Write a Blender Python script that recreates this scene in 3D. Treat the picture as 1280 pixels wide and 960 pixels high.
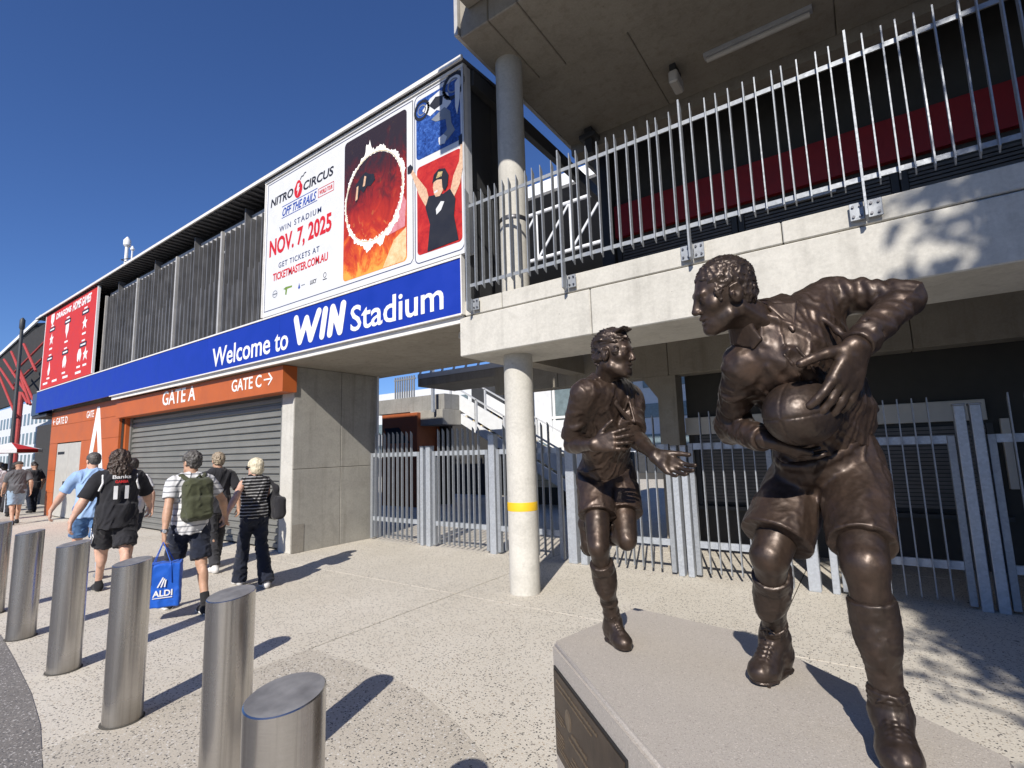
import bpy, bmesh, math, random
import numpy as np
from mathutils import Vector, Matrix

# ------------------------------------------------------------------ scene, camera, sky, sun
for o in list(bpy.data.objects): bpy.data.objects.remove(o)
SC = bpy.context.scene
COL = SC.collection
cam_d = bpy.data.cameras.new('camera'); cam = bpy.data.objects.new('camera', cam_d); COL.objects.link(cam)
cam_d.sensor_width = 36; cam_d.lens = 626.44/1280*36; cam_d.clip_start = .05; cam_d.clip_end = 3000
YAW, PITCH, ROLL = 0.608808, 0.129931, -0.030085
_f = Vector((-math.sin(YAW)*math.cos(PITCH), math.cos(YAW)*math.cos(PITCH), math.sin(PITCH)))
_r = Vector((math.cos(YAW), math.sin(YAW), 0)); _u = _r.cross(_f)
_r2 = math.cos(ROLL)*_r + math.sin(ROLL)*_u; _u2 = -math.sin(ROLL)*_r + math.cos(ROLL)*_u
cam.matrix_world = Matrix(((_r2.x, _u2.x, -_f.x, 0), (_r2.y, _u2.y, -_f.y, 0), (_r2.z, _u2.z, -_f.z, 1.65), (0, 0, 0, 1)))
SC.camera = cam
SC.view_settings.view_transform = 'Standard'; SC.view_settings.look = 'None'
SC.view_settings.exposure = 0.22; SC.view_settings.gamma = 1.0; SC.view_settings.use_curve_mapping = False

SUN_DIR = Vector((.343, -1.0, .763)).normalized()        # from the scene towards the sun
W = bpy.data.worlds.new('World'); SC.world = W; W.use_nodes = True
nt = W.node_tree; nt.nodes.clear()
sky = nt.nodes.new('ShaderNodeTexSky'); sky.sky_type = 'NISHITA'; sky.sun_disc = False
sky.sun_elevation = math.asin(SUN_DIR.z); sky.sun_rotation = math.atan2(SUN_DIR.x, SUN_DIR.y)
sky.air_density = 1.0; sky.dust_density = 0.0; sky.ozone_density = 10.0
bg = nt.nodes.new('ShaderNodeBackground'); bg.inputs[1].default_value = .092
wo = nt.nodes.new('ShaderNodeOutputWorld')
tint = nt.nodes.new('ShaderNodeMix'); tint.data_type = 'RGBA'; tint.blend_type = 'MULTIPLY'; tint.inputs[0].default_value = 1.0; tint.inputs[7].default_value = (.98, .97, 1.13, 1)
nt.links.new(sky.outputs[0], tint.inputs[6]); nt.links.new(tint.outputs[2], bg.inputs[0]); nt.links.new(bg.outputs[0], wo.inputs[0])
sl = bpy.data.lights.new('sun', 'SUN'); sl.energy = 5.0; sl.angle = math.radians(.53); sl.color = (1.0, .94, .855)
so = bpy.data.objects.new('sun', sl); COL.objects.link(so)
so.rotation_euler = SUN_DIR.to_track_quat('Z', 'Y').to_euler(); so.location = (8, -20, 18)

random.seed(7); RNG = np.random.default_rng(11)
# ------------------------------------------------------------------ object helpers
def tag(o, label=None, cat=None, group=None, kind=None):
    if label: o['label'] = label
    if cat: o['category'] = cat
    if group: o['group'] = group
    if kind: o['kind'] = kind
    return o
def empty(name, loc=(0, 0, 0), label=None, cat=None, group=None, kind=None):
    o = bpy.data.objects.new(name, None); COL.objects.link(o); o.location = loc; o.empty_display_size = .1
    return tag(o, label, cat, group, kind)
WLOC = {}
def wl(o):
    v = Vector(o.location)
    return v + wl(o.parent) if o.parent else v
class MB:
    def __init__(s): s.v = []; s.f = []; s.smooth = False
    def add(s, v, f):
        n = len(s.v); s.v += [tuple(p) for p in v]; s.f += [tuple(i+n for i in q) for q in f]; return s
    def box(s, a, b):
        x0, y0, z0 = a; x1, y1, z1 = b
        return s.add([(x0,y0,z0),(x1,y0,z0),(x1,y1,z0),(x0,y1,z0),(x0,y0,z1),(x1,y0,z1),(x1,y1,z1),(x0,y1,z1)],
            [(0,3,2,1),(4,5,6,7),(0,1,5,4),(1,2,6,5),(2,3,7,6),(3,0,4,7)])
    def cham(s, a, b, c=.01):          # box with chamfered edges
        x0, y0, z0 = a; x1, y1, z1 = b; bm = bmesh.new()
        vs = [bm.verts.new(p) for p in [(x0,y0,z0),(x1,y0,z0),(x1,y1,z0),(x0,y1,z0),(x0,y0,z1),(x1,y0,z1),(x1,y1,z1),(x0,y1,z1)]]
        for q in [(0,3,2,1),(4,5,6,7),(0,1,5,4),(1,2,6,5),(2,3,7,6),(3,0,4,7)]: bm.faces.new([vs[i] for i in q])
        bmesh.ops.bevel(bm, geom=bm.edges[:], offset=c, segments=1, affect='EDGES')
        bm.verts.index_update()
        s.add([v.co[:] for v in bm.verts], [[v.index for v in f.verts] for f in bm.faces]); bm.free(); return s
    def bar(s, a, b, w, h, up=(0, 0, 1)):      # rectangular bar between two points
        a = Vector(a); b = Vector(b); d = (b-a).normalized(); u = Vector(up)
        if abs(d.dot(u)) > .99: u = Vector((0, 1, 0))
        sx = d.cross(u).normalized()*w/2; uy = sx.cross(d).normalized()*h/2
        v = [a-sx-uy, a+sx-uy, a+sx+uy, a-sx+uy, b-sx-uy, b+sx-uy, b+sx+uy, b-sx+uy]
        return s.add(v, [(0,3,2,1),(4,5,6,7),(0,1,5,4),(1,2,6,5),(2,3,7,6),(3,0,4,7)])
    def tube(s, a, b, ra, rb=None, n=12):
        rb = ra if rb is None else rb; a = Vector(a); b = Vector(b); d = (b-a).normalized()
        u = Vector((0, 0, 1)) if abs(d.z) < .9 else Vector((1, 0, 0)); x = d.cross(u).normalized(); y = x.cross(d)
        v = []
        for p, r in ((a, ra), (b, rb)):
            for i in range(n):
                t = 2*math.pi*i/n; v.append(p+x*math.cos(t)*r+y*math.sin(t)*r)
        f = [(i, (i+1) % n, n+(i+1) % n, n+i) for i in range(n)] + [tuple(range(n-1, -1, -1)), tuple(range(n, 2*n))]
        return s.add(v, [q[::-1] for q in f])
    def path(s, pts, r, n=8):
        for a, b in zip(pts, pts[1:]): s.tube(a, b, r, r, n)
        return s
    def lathe(s, c, prof, n=32):       # prof: list of (r,z)
        v = []; f = []
        for r, z in prof:
            for i in range(n):
                t = 2*math.pi*i/n; v.append((c[0]+r*math.cos(t), c[1]+r*math.sin(t), c[2]+z))
        for k in range(len(prof)-1):
            for i in range(n):
                j = (i+1) % n; f.append((k*n+i, k*n+j, (k+1)*n+j, (k+1)*n+i))
        f.append(tuple(range(n-1, -1, -1))); f.append(tuple(range((len(prof)-1)*n, len(prof)*n)))
        return s.add(v, f)
    def poly_xz(s, pts, y0, y1):       # extruded polygon in XZ, y0 = front
        n = len(pts); v = [(x, y0, z) for x, z in pts]+[(x, y1, z) for x, z in pts]
        return s.add(v, [tuple(range(n)), tuple(range(2*n-1, n-1, -1))]+[((i+1) % n, i, n+i, n+(i+1) % n) for i in range(n)])
    def poly_xy(s, pts, z0, z1):
        n = len(pts); v = [(x, y, z0) for x, y in pts]+[(x, y, z1) for x, y in pts]
        return s.add(v, [tuple(range(n-1, -1, -1)), tuple(range(n, 2*n))]+[(i, (i+1) % n, n+(i+1) % n, n+i) for i in range(n)])
    def poly_yz(s, pts, x0, x1):
        n = len(pts); v = [(x0, y, z) for y, z in pts]+[(x1, y, z) for y, z in pts]
        return s.add(v, [tuple(range(n-1, -1, -1)), tuple(range(n, 2*n))]+[(i, (i+1) % n, n+(i+1) % n, n+i) for i in range(n)])
    def mesh(s, name, mat, off=(0, 0, 0), smooth=None):
        me = bpy.data.meshes.new(name); ox, oy, oz = off
        me.from_pydata([(x-ox, y-oy, z-oz) for x, y, z in s.v], [], s.f); me.materials.append(mat)
        bm = bmesh.new(); bm.from_mesh(me); bmesh.ops.recalc_face_normals(bm, faces=bm.faces); bm.to_mesh(me); bm.free()
        if smooth:
            for p in me.polygons: p.use_smooth = True
            me.set_sharp_from_angle(angle=math.radians(35))
        return me
    def build(s, name, mat, parent=None, label=None, cat=None, group=None, kind=None, smooth=None, origin=None):
        if parent is not None: off = wl(parent) if origin is None else Vector(origin)
        else: off = Vector(origin) if origin is not None else Vector((0, 0, 0))
        me = s.mesh(name, mat, off, smooth)
        o = bpy.data.objects.new(name, me); COL.objects.link(o)
        if parent is not None:
            o.parent = parent; o.location = off-wl(parent)
        else: o.location = off
        return tag(o, label, cat, group, kind)
def inst(name, me, loc, parent=None, rot=None, label=None, cat=None, group=None):
    o = bpy.data.objects.new(name, me); COL.objects.link(o)
    if parent is not None: o.parent = parent; o.location = Vector(loc)-wl(parent)
    else: o.location = loc
    if rot: o.rotation_euler = rot
    return tag(o, label, cat, group)
# ------------------------------------------------------------------ materials
def newmat(name):
    m = bpy.data.materials.new(name); m.use_nodes = True; n = m.node_tree; b = n.nodes['Principled BSDF']
    return m, n, b
def N(n, t, **kw):
    x = n.nodes.new(t)
    for k, v in kw.items(): setattr(x, k, v)
    return x
def ramp(n, stops, src=None, mode='LINEAR'):
    r = n.nodes.new('ShaderNodeValToRGB'); r.color_ramp.interpolation = mode; e = r.color_ramp.elements
    while len(e) > 1: e.remove(e[0])
    e[0].position = stops[0][0]; e[0].color = (*stops[0][1], 1) if len(stops[0][1]) == 3 else stops[0][1]
    for p, c in stops[1:]:
        q = e.new(p); q.color = (*c, 1) if len(c) == 3 else c
    if src is not None: n.links.new(src, r.inputs[0])
    return r
def coords(n, space='Object', scale=(1, 1, 1), loc=(0, 0, 0)):
    tc = n.nodes.new('ShaderNodeTexCoord'); mp = n.nodes.new('ShaderNodeMapping')
    mp.inputs['Scale'].default_value = scale; mp.inputs['Location'].default_value = loc
    n.links.new(tc.outputs[space], mp.inputs[0]); return mp.outputs[0]
def gcoords(n, scale=(1, 1, 1)):     # world position
    g = n.nodes.new('ShaderNodeNewGeometry'); mp = n.nodes.new('ShaderNodeMapping'); mp.inputs['Scale'].default_value = scale
    n.links.new(g.outputs['Position'], mp.inputs[0]); return mp.outputs[0]
def noise(n, vec, scale, detail=4, rough=.55, dist=0):
    t = n.nodes.new('ShaderNodeTexNoise'); t.inputs['Scale'].default_value = scale; t.inputs['Detail'].default_value = detail
    t.inputs['Roughness'].default_value = rough; t.inputs['Distortion'].default_value = dist; n.links.new(vec, t.inputs['Vector']); return t.outputs['Fac']
def mixc(n, fac, a, b, mode='MIX'):
    m = n.nodes.new('ShaderNodeMix'); m.data_type = 'RGBA'; m.blend_type = mode
    def put(i, v):
        if hasattr(v, 'is_output'): n.links.new(v, m.inputs[i])
        elif isinstance(v, (int, float)): m.inputs[i].default_value = v
        else: m.inputs[i].default_value = (*v, 1)
    put(0, fac); put(6, a); put(7, b); return m.outputs[2]
def math_(n, op, a, b=0.0, c=0.0):
    m = n.nodes.new('ShaderNodeMath'); m.operation = op
    for i, v in enumerate((a, b, c)):
        if hasattr(v, 'is_output'): n.links.new(v, m.inputs[i])
        else: m.inputs[i].default_value = v
    return m.outputs[0]
def bump(n, b, h, strength=.3, dist=.01, prev=None):
    x = n.nodes.new('ShaderNodeBump'); x.inputs['Strength'].default_value = strength; x.inputs['Distance'].default_value = dist
    n.links.new(h, x.inputs['Height'])
    if prev is not None: n.links.new(prev, x.inputs['Normal'])
    n.links.new(x.outputs[0], b.inputs['Normal']); return x.outputs[0]
def plain(name, col, rough=.6, metal=0.0, var=.12, sc=6.0, bmp=0.0, bsc=60, coat=0.0, spec=None):
    m, n, b = newmat(name); v = gcoords(n)
    f = noise(n, v, sc, 5)
    lo = tuple(c*(1-var) for c in col); hi = tuple(min(1, c*(1+var)) for c in col)
    r = ramp(n, [(.3, lo), (.7, hi)], f); n.links.new(r.outputs[0], b.inputs['Base Color'])
    rr = math_(n, 'MULTIPLY_ADD', f, .25, rough-.12); n.links.new(rr, b.inputs['Roughness'])
    b.inputs['Metallic'].default_value = metal
    if coat: b.inputs['Coat Weight'].default_value = coat
    if spec is not None: b.inputs['Specular IOR Level'].default_value = spec
    if bmp: bump(n, b, noise(n, v, bsc, 3), bmp, .004)
    return m
def concrete(name, lo, hi, stain=(.12, .105, .085), streak=.35, pits=.6, rough=.85):
    m, n, b = newmat(name); v = gcoords(n)
    base = ramp(n, [(.3, lo), (.72, hi)], noise(n, v, 1.6, 8, .65))
    fine = noise(n, v, 38, 6, .7)
    c = mixc(n, .35, base.outputs[0], ramp(n, [(.25, tuple(x*.72 for x in lo)), (.75, tuple(min(1, x*1.12) for x in hi))], fine).outputs[0])
    st = noise(n, gcoords(n, (5, 5, .35)), 1.7, 6, .6)
    c = mixc(n, math_(n, 'MULTIPLY', ramp(n, [(.52, (0, 0, 0)), (.78, (1, 1, 1))], st).outputs[0], streak), c, stain)
    vo = N(n, 'ShaderNodeTexVoronoi'); vo.inputs['Scale'].default_value = 9; vo.inputs['Randomness'].default_value = 1; n.links.new(v, vo.inputs['Vector'])
    pit = ramp(n, [(.035, (1, 1, 1)), (.06, (0, 0, 0))], vo.outputs['Distance'])
    sel = ramp(n, [(.62, (0, 0, 0)), (.64, (1, 1, 1))], vo.outputs['Color'])
    pf = math_(n, 'MULTIPLY', math_(n, 'MULTIPLY', pit.outputs[0], sel.outputs[0]), pits)
    c = mixc(n, pf, c, tuple(x*.3 for x in lo))
    blot = ramp(n, [(.50, (0, 0, 0)), (.62, (1, 1, 1))], noise(n, gcoords(n, (1, 1, 1.3)), 3.7, 9, .75, .5))
    c = mixc(n, math_(n, 'MULTIPLY', blot.outputs[0], .22), c, tuple(x*.62 for x in lo))
    n.links.new(c, b.inputs['Base Color']); b.inputs['Roughness'].default_value = rough
    h = math_(n, 'SUBTRACT', math_(n, 'ADD', math_(n, 'MULTIPLY', fine, .5), noise(n, v, 6, 5)), math_(n, 'MULTIPLY', pf, 1.2))
    bump(n, b, h, .35, .006); b.inputs['Specular IOR Level'].default_value = .3
    return m
def aggregate(name, matrix, matrix2, stones, dens=.42, scale=70, rough=.8, blotch=(.5, .44, .36)):
    m, n, b = newmat(name); v = gcoords(n)
    warp = N(n, 'ShaderNodeVectorMath', operation='MULTIPLY_ADD'); wn = N(n, 'ShaderNodeTexNoise'); wn.inputs['Scale'].default_value = 55
    n.links.new(v, wn.inputs['Vector']); n.links.new(wn.outputs['Color'], warp.inputs[0]); warp.inputs[1].default_value = (.02, .02, .02); n.links.new(v, warp.inputs[2])
    vo = N(n, 'ShaderNodeTexVoronoi'); vo.inputs['Scale'].default_value = scale; n.links.new(warp.outputs[0], vo.inputs['Vector'])
    sep = N(n, 'ShaderNodeSeparateColor'); n.links.new(vo.outputs['Color'], sep.inputs[0])
    edge = ramp(n, [(.38, (1, 1, 1)), (.52, (0, 0, 0))], vo.outputs['Distance'])
    pick = ramp(n, [(dens-.02, (1, 1, 1)), (dens+.02, (0, 0, 0))], sep.outputs[0])
    k = len(stones); stc = ramp(n, [(i/k, s) for i, s in enumerate(stones)], sep.outputs[1], 'CONSTANT')
    big = noise(n, v, .9, 7, .62)
    base = mixc(n, ramp(n, [(.35, (0, 0, 0)), (.68, (1, 1, 1))], big).outputs[0], matrix, matrix2)
    dirt = ramp(n, [(.56, (0, 0, 0)), (.74, (1, 1, 1))], noise(n, v, .45, 8, .7, .6))
    base = mixc(n, math_(n, 'MULTIPLY', dirt.outputs[0], .38), base, blotch)
    base = mixc(n, .25, base, ramp(n, [(.3, tuple(x*.6 for x in matrix)), (.7, tuple(min(1, x*1.25) for x in matrix))], noise(n, v, 160, 3)).outputs[0])
    f = math_(n, 'MULTIPLY', edge.outputs[0], pick.outputs[0])
    c = mixc(n, f, base, stc.outputs[0])
    gv = N(n, 'ShaderNodeTexVoronoi'); gv.inputs['Scale'].default_value = 1.6; n.links.new(warp.outputs[0], gv.inputs['Vector'])      # trodden-in gum and oil spots
    gs = N(n, 'ShaderNodeSeparateColor'); n.links.new(gv.outputs['Color'], gs.inputs[0])
    gum = math_(n, 'MULTIPLY', ramp(n, [(.030, (1, 1, 1)), (.046, (0, 0, 0))], gv.outputs['Distance']).outputs[0], math_(n, 'LESS_THAN', gs.outputs[0], .45))
    c = mixc(n, math_(n, 'MULTIPLY', gum, .75), c, (.07, .065, .06))
    n.links.new(c, b.inputs['Base Color']); b.inputs['Roughness'].default_value = rough
    bump(n, b, math_(n, 'ADD', edge.outputs[0], noise(n, v, 90, 4)), .25, .003); b.inputs['Specular IOR Level'].default_value = .35
    return m
def brushed(name):
    m, n, b = newmat(name)
    s = noise(n, gcoords(n, (6, 6, 220)), 3, 3, .6); st = noise(n, gcoords(n, (34, 34, .5)), 1.0, 5, .65); big = noise(n, gcoords(n, (3, 3, 1.2)), 2.2, 6, .6)
    r = ramp(n, [(.25, (.50, .485, .465)), (.75, (.60, .585, .565))], s)
    c = mixc(n, math_(n, 'MULTIPLY', ramp(n, [(.48, (0, 0, 0)), (.68, (1, 1, 1))], st).outputs[0], .55), r.outputs[0], (.30, .285, .265))  # dark vertical streaks in the base colour imitate reflections
    sp = N(n, 'ShaderNodeSeparateXYZ'); g = N(n, 'ShaderNodeNewGeometry'); n.links.new(g.outputs['Position'], sp.inputs[0])
    grime = math_(n, 'MULTIPLY', ramp(n, [(0, (1, 1, 1)), (.16, (0, 0, 0))], math_(n, 'ADD', sp.outputs[2], math_(n, 'MULTIPLY', math_(n, 'SUBTRACT', big, .5), .2))).outputs[0], .6)
    c = mixc(n, grime, c, (.20, .18, .15))
    n.links.new(c, b.inputs['Base Color']); b.inputs['Metallic'].default_value = 1
    rg = math_(n, 'ADD', math_(n, 'MULTIPLY_ADD', big, .16, .14), math_(n, 'MULTIPLY', grime, .3))
    n.links.new(math_(n, 'ADD', rg, math_(n, 'MULTIPLY', st, .08)), b.inputs['Roughness'])
    bump(n, b, s, .02, .001); return m
def galv(name, col=(.42, .45, .49), rough=.45, metal=.55):
    m, n, b = newmat(name); v = gcoords(n)
    vo = N(n, 'ShaderNodeTexVoronoi'); vo.inputs['Scale'].default_value = 45; n.links.new(v, vo.inputs['Vector'])
    sep = N(n, 'ShaderNodeSeparateColor'); n.links.new(vo.outputs['Color'], sep.inputs[0])
    r = ramp(n, [(0, tuple(x*.78 for x in col)), (1, tuple(min(1, x*1.15) for x in col))], math_(n, 'MULTIPLY_ADD', sep.outputs[0], .5, math_(n, 'MULTIPLY', noise(n, v, 5, 5), .5)))
    n.links.new(r.outputs[0], b.inputs['Base Color']); b.inputs['Metallic'].default_value = metal
    n.links.new(math_(n, 'MULTIPLY_ADD', sep.outputs[1], .15, rough-.08), b.inputs['Roughness']); return m
def bronze(name, dark, light, rough=.34):
    m, n, b = newmat(name); v = gcoords(n)
    a = noise(n, v, 9, 7, .65); fine = noise(n, v, 75, 5, .65)
    f = math_(n, 'ADD', math_(n, 'MULTIPLY', a, .7), math_(n, 'MULTIPLY', fine, .3))
    c = ramp(n, [(.32, dark), (.55, tuple((x+y)/2 for x, y in zip(dark, light))), (.74, light)], f)
    strk = noise(n, gcoords(n, (9, 9, 1.1)), 2.2, 6, .65); pat = noise(n, v, 4.2, 6, .7, .8)
    c2 = mixc(n, math_(n, 'MULTIPLY', ramp(n, [(.50, (0, 0, 0)), (.66, (1, 1, 1))], strk).outputs[0], .30), c.outputs[0], tuple(x*.45 for x in (dark[0]*.9, dark[1]*1.05, dark[2]*1.1)))
    c2 = mixc(n, math_(n, 'MULTIPLY', ramp(n, [(.58, (0, 0, 0)), (.72, (1, 1, 1))], pat).outputs[0], .40), c2, (light[0]*1.4, light[1]*1.25, light[2]*1.1))
    n.links.new(c2, b.inputs['Base Color']); b.inputs['Metallic'].default_value = .55
    n.links.new(math_(n, 'MULTIPLY_ADD', fine, .25, rough-.06), b.inputs['Roughness'])
    b.inputs['Coat Weight'].default_value = .18; b.inputs['Coat Roughness'].default_value = .3
    h = math_(n, 'ADD', math_(n, 'MULTIPLY', noise(n, v, 42, 4, .6), 1.0), math_(n, 'MULTIPLY', noise(n, v, 150, 3), .35))
    bump(n, b, h, .16, .005); return m
def cloth(name, col, var=.15, rough=.9, weave=260):
    m, n, b = newmat(name); v = gcoords(n)
    f = noise(n, v, 7, 6, .6)
    r = ramp(n, [(.3, tuple(x*(1-var) for x in col)), (.7, tuple(min(1, x*(1+var)) for x in col))], f)
    n.links.new(r.outputs[0], b.inputs['Base Color']); b.inputs['Roughness'].default_value = rough
    b.inputs['Sheen Weight'].default_value = .15; b.inputs['Specular IOR Level'].default_value = .25
    w = noise(n, v, weave, 2); bump(n, b, math_(n, 'ADD', math_(n, 'MULTIPLY', w, .3), noise(n, v, 22, 4)), .35, .006); return m
def stripes(name, a, b_, period, duty, rough=.9):
    m, n, b = newmat(name); v = gcoords(n)
    sp = N(n, 'ShaderNodeSeparateXYZ'); n.links.new(v, sp.inputs[0])
    z = math_(n, 'ADD', sp.outputs[2], math_(n, 'MULTIPLY', noise(n, v, 9, 3), .02))
    fr = math_(n, 'FRACT', math_(n, 'DIVIDE', z, period)); s = math_(n, 'LESS_THAN', fr, duty)
    c = mixc(n, s, a, b_); c = mixc(n, .25, c, mixc(n, noise(n, v, 14, 5), tuple(x*.6 for x in a), a))
    n.links.new(c, b.inputs['Base Color']); b.inputs['Roughness'].default_value = rough; b.inputs['Specular IOR Level'].default_value = .25
    bump(n, b, noise(n, v, 26, 4), .3, .006); return m
def skin(name, col):
    m, n, b = newmat(name); v = gcoords(n)
    r = ramp(n, [(.3, tuple(x*.82 for x in col)), (.7, (col[0]*1.08, col[1]*1.05, col[2]*1.05))], noise(n, v, 18, 6, .6))
    n.links.new(r.outputs[0], b.inputs['Base Color']); b.inputs['Roughness'].default_value = .55
    b.inputs['Subsurface Weight'].default_value = .08; b.inputs['Subsurface Radius'].default_value = (.02, .008, .004); b.inputs['Subsurface Scale'].default_value = .3
    return m
def hairm(name, col, col2):
    m, n, b = newmat(name)
    f = noise(n, gcoords(n, (1, 1, .25)), 70, 4, .6)
    r = ramp(n, [(.3, col), (.7, col2)], f); n.links.new(r.outputs[0], b.inputs['Base Color']); b.inputs['Roughness'].default_value = .5
    bump(n, b, f, .6, .01); return m
def emptymat(name, col, e): pass
# ------------------------------------------------------------------ lettering (built-in font, as flat meshes)
def letters(name, text, box, mat, parent, y, bold=.0, shear=0.0, th=.004, keep=False, sx=1.0):
    """box = (x0, z0, x1, z1) in world; letters face -Y, standing proud of plane y"""
    cu = bpy.data.curves.new('t', 'FONT'); cu.body = text; cu.size = 1; cu.extrude = .5; cu.offset = bold; cu.shear = shear; cu.resolution_u = 3
    cu.space_character = sx
    o = bpy.data.objects.new('t', cu); COL.objects.link(o); bpy.context.view_layer.update()
    me = bpy.data.meshes.new_from_object(o.evaluated_get(bpy.context.evaluated_depsgraph_get()))
    bpy.data.objects.remove(o); bpy.data.curves.remove(cu)
    n = len(me.vertices); co = np.empty(n*3); me.vertices.foreach_get('co', co); co = co.reshape(-1, 3)
    lo = co.min(0); hi = co.max(0); x0, z0, x1, z1 = box
    loc = Vector(((x0+x1)/2, y, (z0+z1)/2))
    out = np.empty_like(co)
    out[:, 0] = (co[:, 0]-lo[0])/(hi[0]-lo[0])*(x1-x0)+x0-loc.x
    out[:, 2] = (co[:, 1]-lo[1])/(hi[1]-lo[1])*(z1-z0)+z0-loc.z
    out[:, 1] = np.where(co[:, 2] > 0, -th, 0)
    me.vertices.foreach_set('co', out.ravel()); me.materials.clear(); me.materials.append(mat); me.update()
    ob = bpy.data.objects.new(name, me); COL.objects.link(ob); ob.parent = parent; ob.location = loc-wl(parent)
    return ob
# ------------------------------------------------------------------ materials used by the place
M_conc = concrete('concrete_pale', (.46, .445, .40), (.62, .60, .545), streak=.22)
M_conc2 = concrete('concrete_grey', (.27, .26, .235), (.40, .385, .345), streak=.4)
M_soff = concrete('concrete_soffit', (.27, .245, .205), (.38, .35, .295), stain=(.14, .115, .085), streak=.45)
M_patch = concrete('concrete_repair', (.24, .22, .19), (.33, .31, .27), pits=.3)
M_agg = aggregate('aggregate_cream', (.545, .505, .43), (.64, .60, .525), [(.13, .12, .11), (.24, .21, .18), (.36, .30, .23), (.075, .075, .075), (.60, .55, .48)], .38, 74)
M_agg2 = aggregate('aggregate_grey', (.455, .415, .35), (.53, .485, .41), [(.10, .10, .095), (.62, .60, .56), (.22, .2, .18), (.5, .47, .42), (.07, .07, .07)], .46, 75, blotch=(.3, .27, .23))
M_drive = aggregate('aggregate_dark', (.17, .16, .15), (.215, .20, .185), [(.5, .48, .46), (.08, .08, .08), (.33, .31, .29), (.12, .12, .12)], .5, 85, blotch=(.11, .1, .095))
M_joint = plain('joint_dark', (.07, .065, .055), .95)
M_asph = aggregate('asphalt', (.06, .06, .06), (.075, .073, .07), [(.03, .03, .03), (.12, .12, .12), (.09, .09, .085)], .45, 80, .9, (.05, .05, .05))
M_steel = brushed('brushed_steel')
M_cap = plain('steel_cap', (.30, .295, .285), .62, .6, .25, 14)
M_galv = galv('galvanised', (.30, .32, .345), .55, .35)
M_galvd = galv('galvanised_plate', (.42, .45, .49), .5, .35)
M_bolt = plain('bolt', (.12, .12, .13), .4, .8)
M_blue = plain('blue_panel', (.005, .030, .32), .45, 0, .06, 3)
M_white = plain('white_paint', (.80, .80, .79), .45, 0, .04)
M_whitetrim = plain('white_trim', (.74, .72, .68), .5, 0, .08)
M_orange = plain('orange_panel', (.44, .105, .024), .5, 0, .09, 2.5, bmp=.05)
M_orange2 = plain('orange_rust_panel', (.33, .09, .03), .6, 0, .1)
M_louv = plain('louvre_charcoal', (.16, .16, .165), .5, .25, .25, 3)
M_louvl = plain('louvre_post_grey', (.50, .49, .47), .5, .2, .12)
M_dark = plain('dark_cladding', (.045, .047, .05), .55, 0, .15)
M_void = plain('shadow_lining', (.035, .034, .033), .9, 0, .2)  # near-black base that puts shade into the colour of recessed walls
M_roof = plain('roof_sheet', (.10, .10, .105), .5, .3, .15)
M_shut = plain('shutter_grey', (.19, .19, .175), .5, .1, .09, 2)
M_door = plain('door_grey', (.44, .43, .39), .5, 0, .08)
M_yellow = plain('yellow_tape', (.80, .50, .02), .5, 0, .06)
M_red = plain('red_fascia', (.28, .010, .014), .5, 0, .1)
M_redst = plain('red_steel', (.42, .06, .05), .5, .1, .15)
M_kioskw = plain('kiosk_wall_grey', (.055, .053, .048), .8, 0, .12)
M_kshut = plain('kiosk_shutter', (.13, .125, .12), .55, .3, .2)
M_navy = plain('dark_blue_grey_return', (.045, .075, .135), .45, 0, .12)
M_glass = plain('dark_glass', (.03, .04, .05), .08, 0, .1, spec=.8)
M_lamp = plain('lamp_diffuser', (.58, .56, .52), .5, 0, .05)
M_black = plain('black_paint', (.012, .012, .013), .5, 0, .2)
M_ltgrey = plain('light_grey_steel', (.55, .57, .60), .45, .2, .08)
M_plinth = aggregate('plinth_stone', (.41, .375, .33), (.47, .43, .38), [(.36, .32, .28), (.54, .49, .44), (.40, .36, .315), (.30, .265, .24)], .5, 210, .75, (.37, .31, .245))
M_plaque = bronze('plaque_bronze', (.055, .042, .033), (.12, .09, .065), .5)

def joints(a, b, cuts):
    """split the span a..b at the given cuts, leaving a narrow joint"""
    e = [a]+[c for c in sorted(cuts) if a < c < b]+[b]
    return [(e[i]+(.004 if i else 0), e[i+1]-(.004 if i+2 < len(e) else 0)) for i in range(len(e)-1)]

# ------------------------------------------------------------------ ground
g = MB().add([(-400, -300, -.03), (400, -300, -.03), (400, 400, -.03), (-400, 400, -.03)], [(0, 1, 2, 3)])
g.build('ground', M_asph, kind='structure')
pav = empty('plaza_paving', (0, 0, 0), kind='structure')
MB().add([(-40.5, -6, -.012), (12, -6, -.012), (12, 30, -.012), (-40.5, 30, -.012)], [(0, 1, 2, 3)]).build('joint_bed', M_joint, pav)
XS = [-.8-3.3*k for k in range(-4, 12)][::-1]; YS = [-5.3, -2.0, 4.6, 7.9, 11.2, 14.5, 17.8, 21.1, 24.4]
for i in range(len(XS)-1):
    for j in range(len(YS)-1):
        x0, x1, y0, y1 = XS[i]+.0055, XS[i+1]-.0055, YS[j]+.0055, YS[j+1]-.0055
        dz = random.uniform(-.0012, .0012)
        MB().cham((x0, y0, -.010), (x1, y1, dz), .0015).build('slab', M_agg, pav, origin=((x0+x1)/2, (y0+y1)/2, 0))
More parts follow.
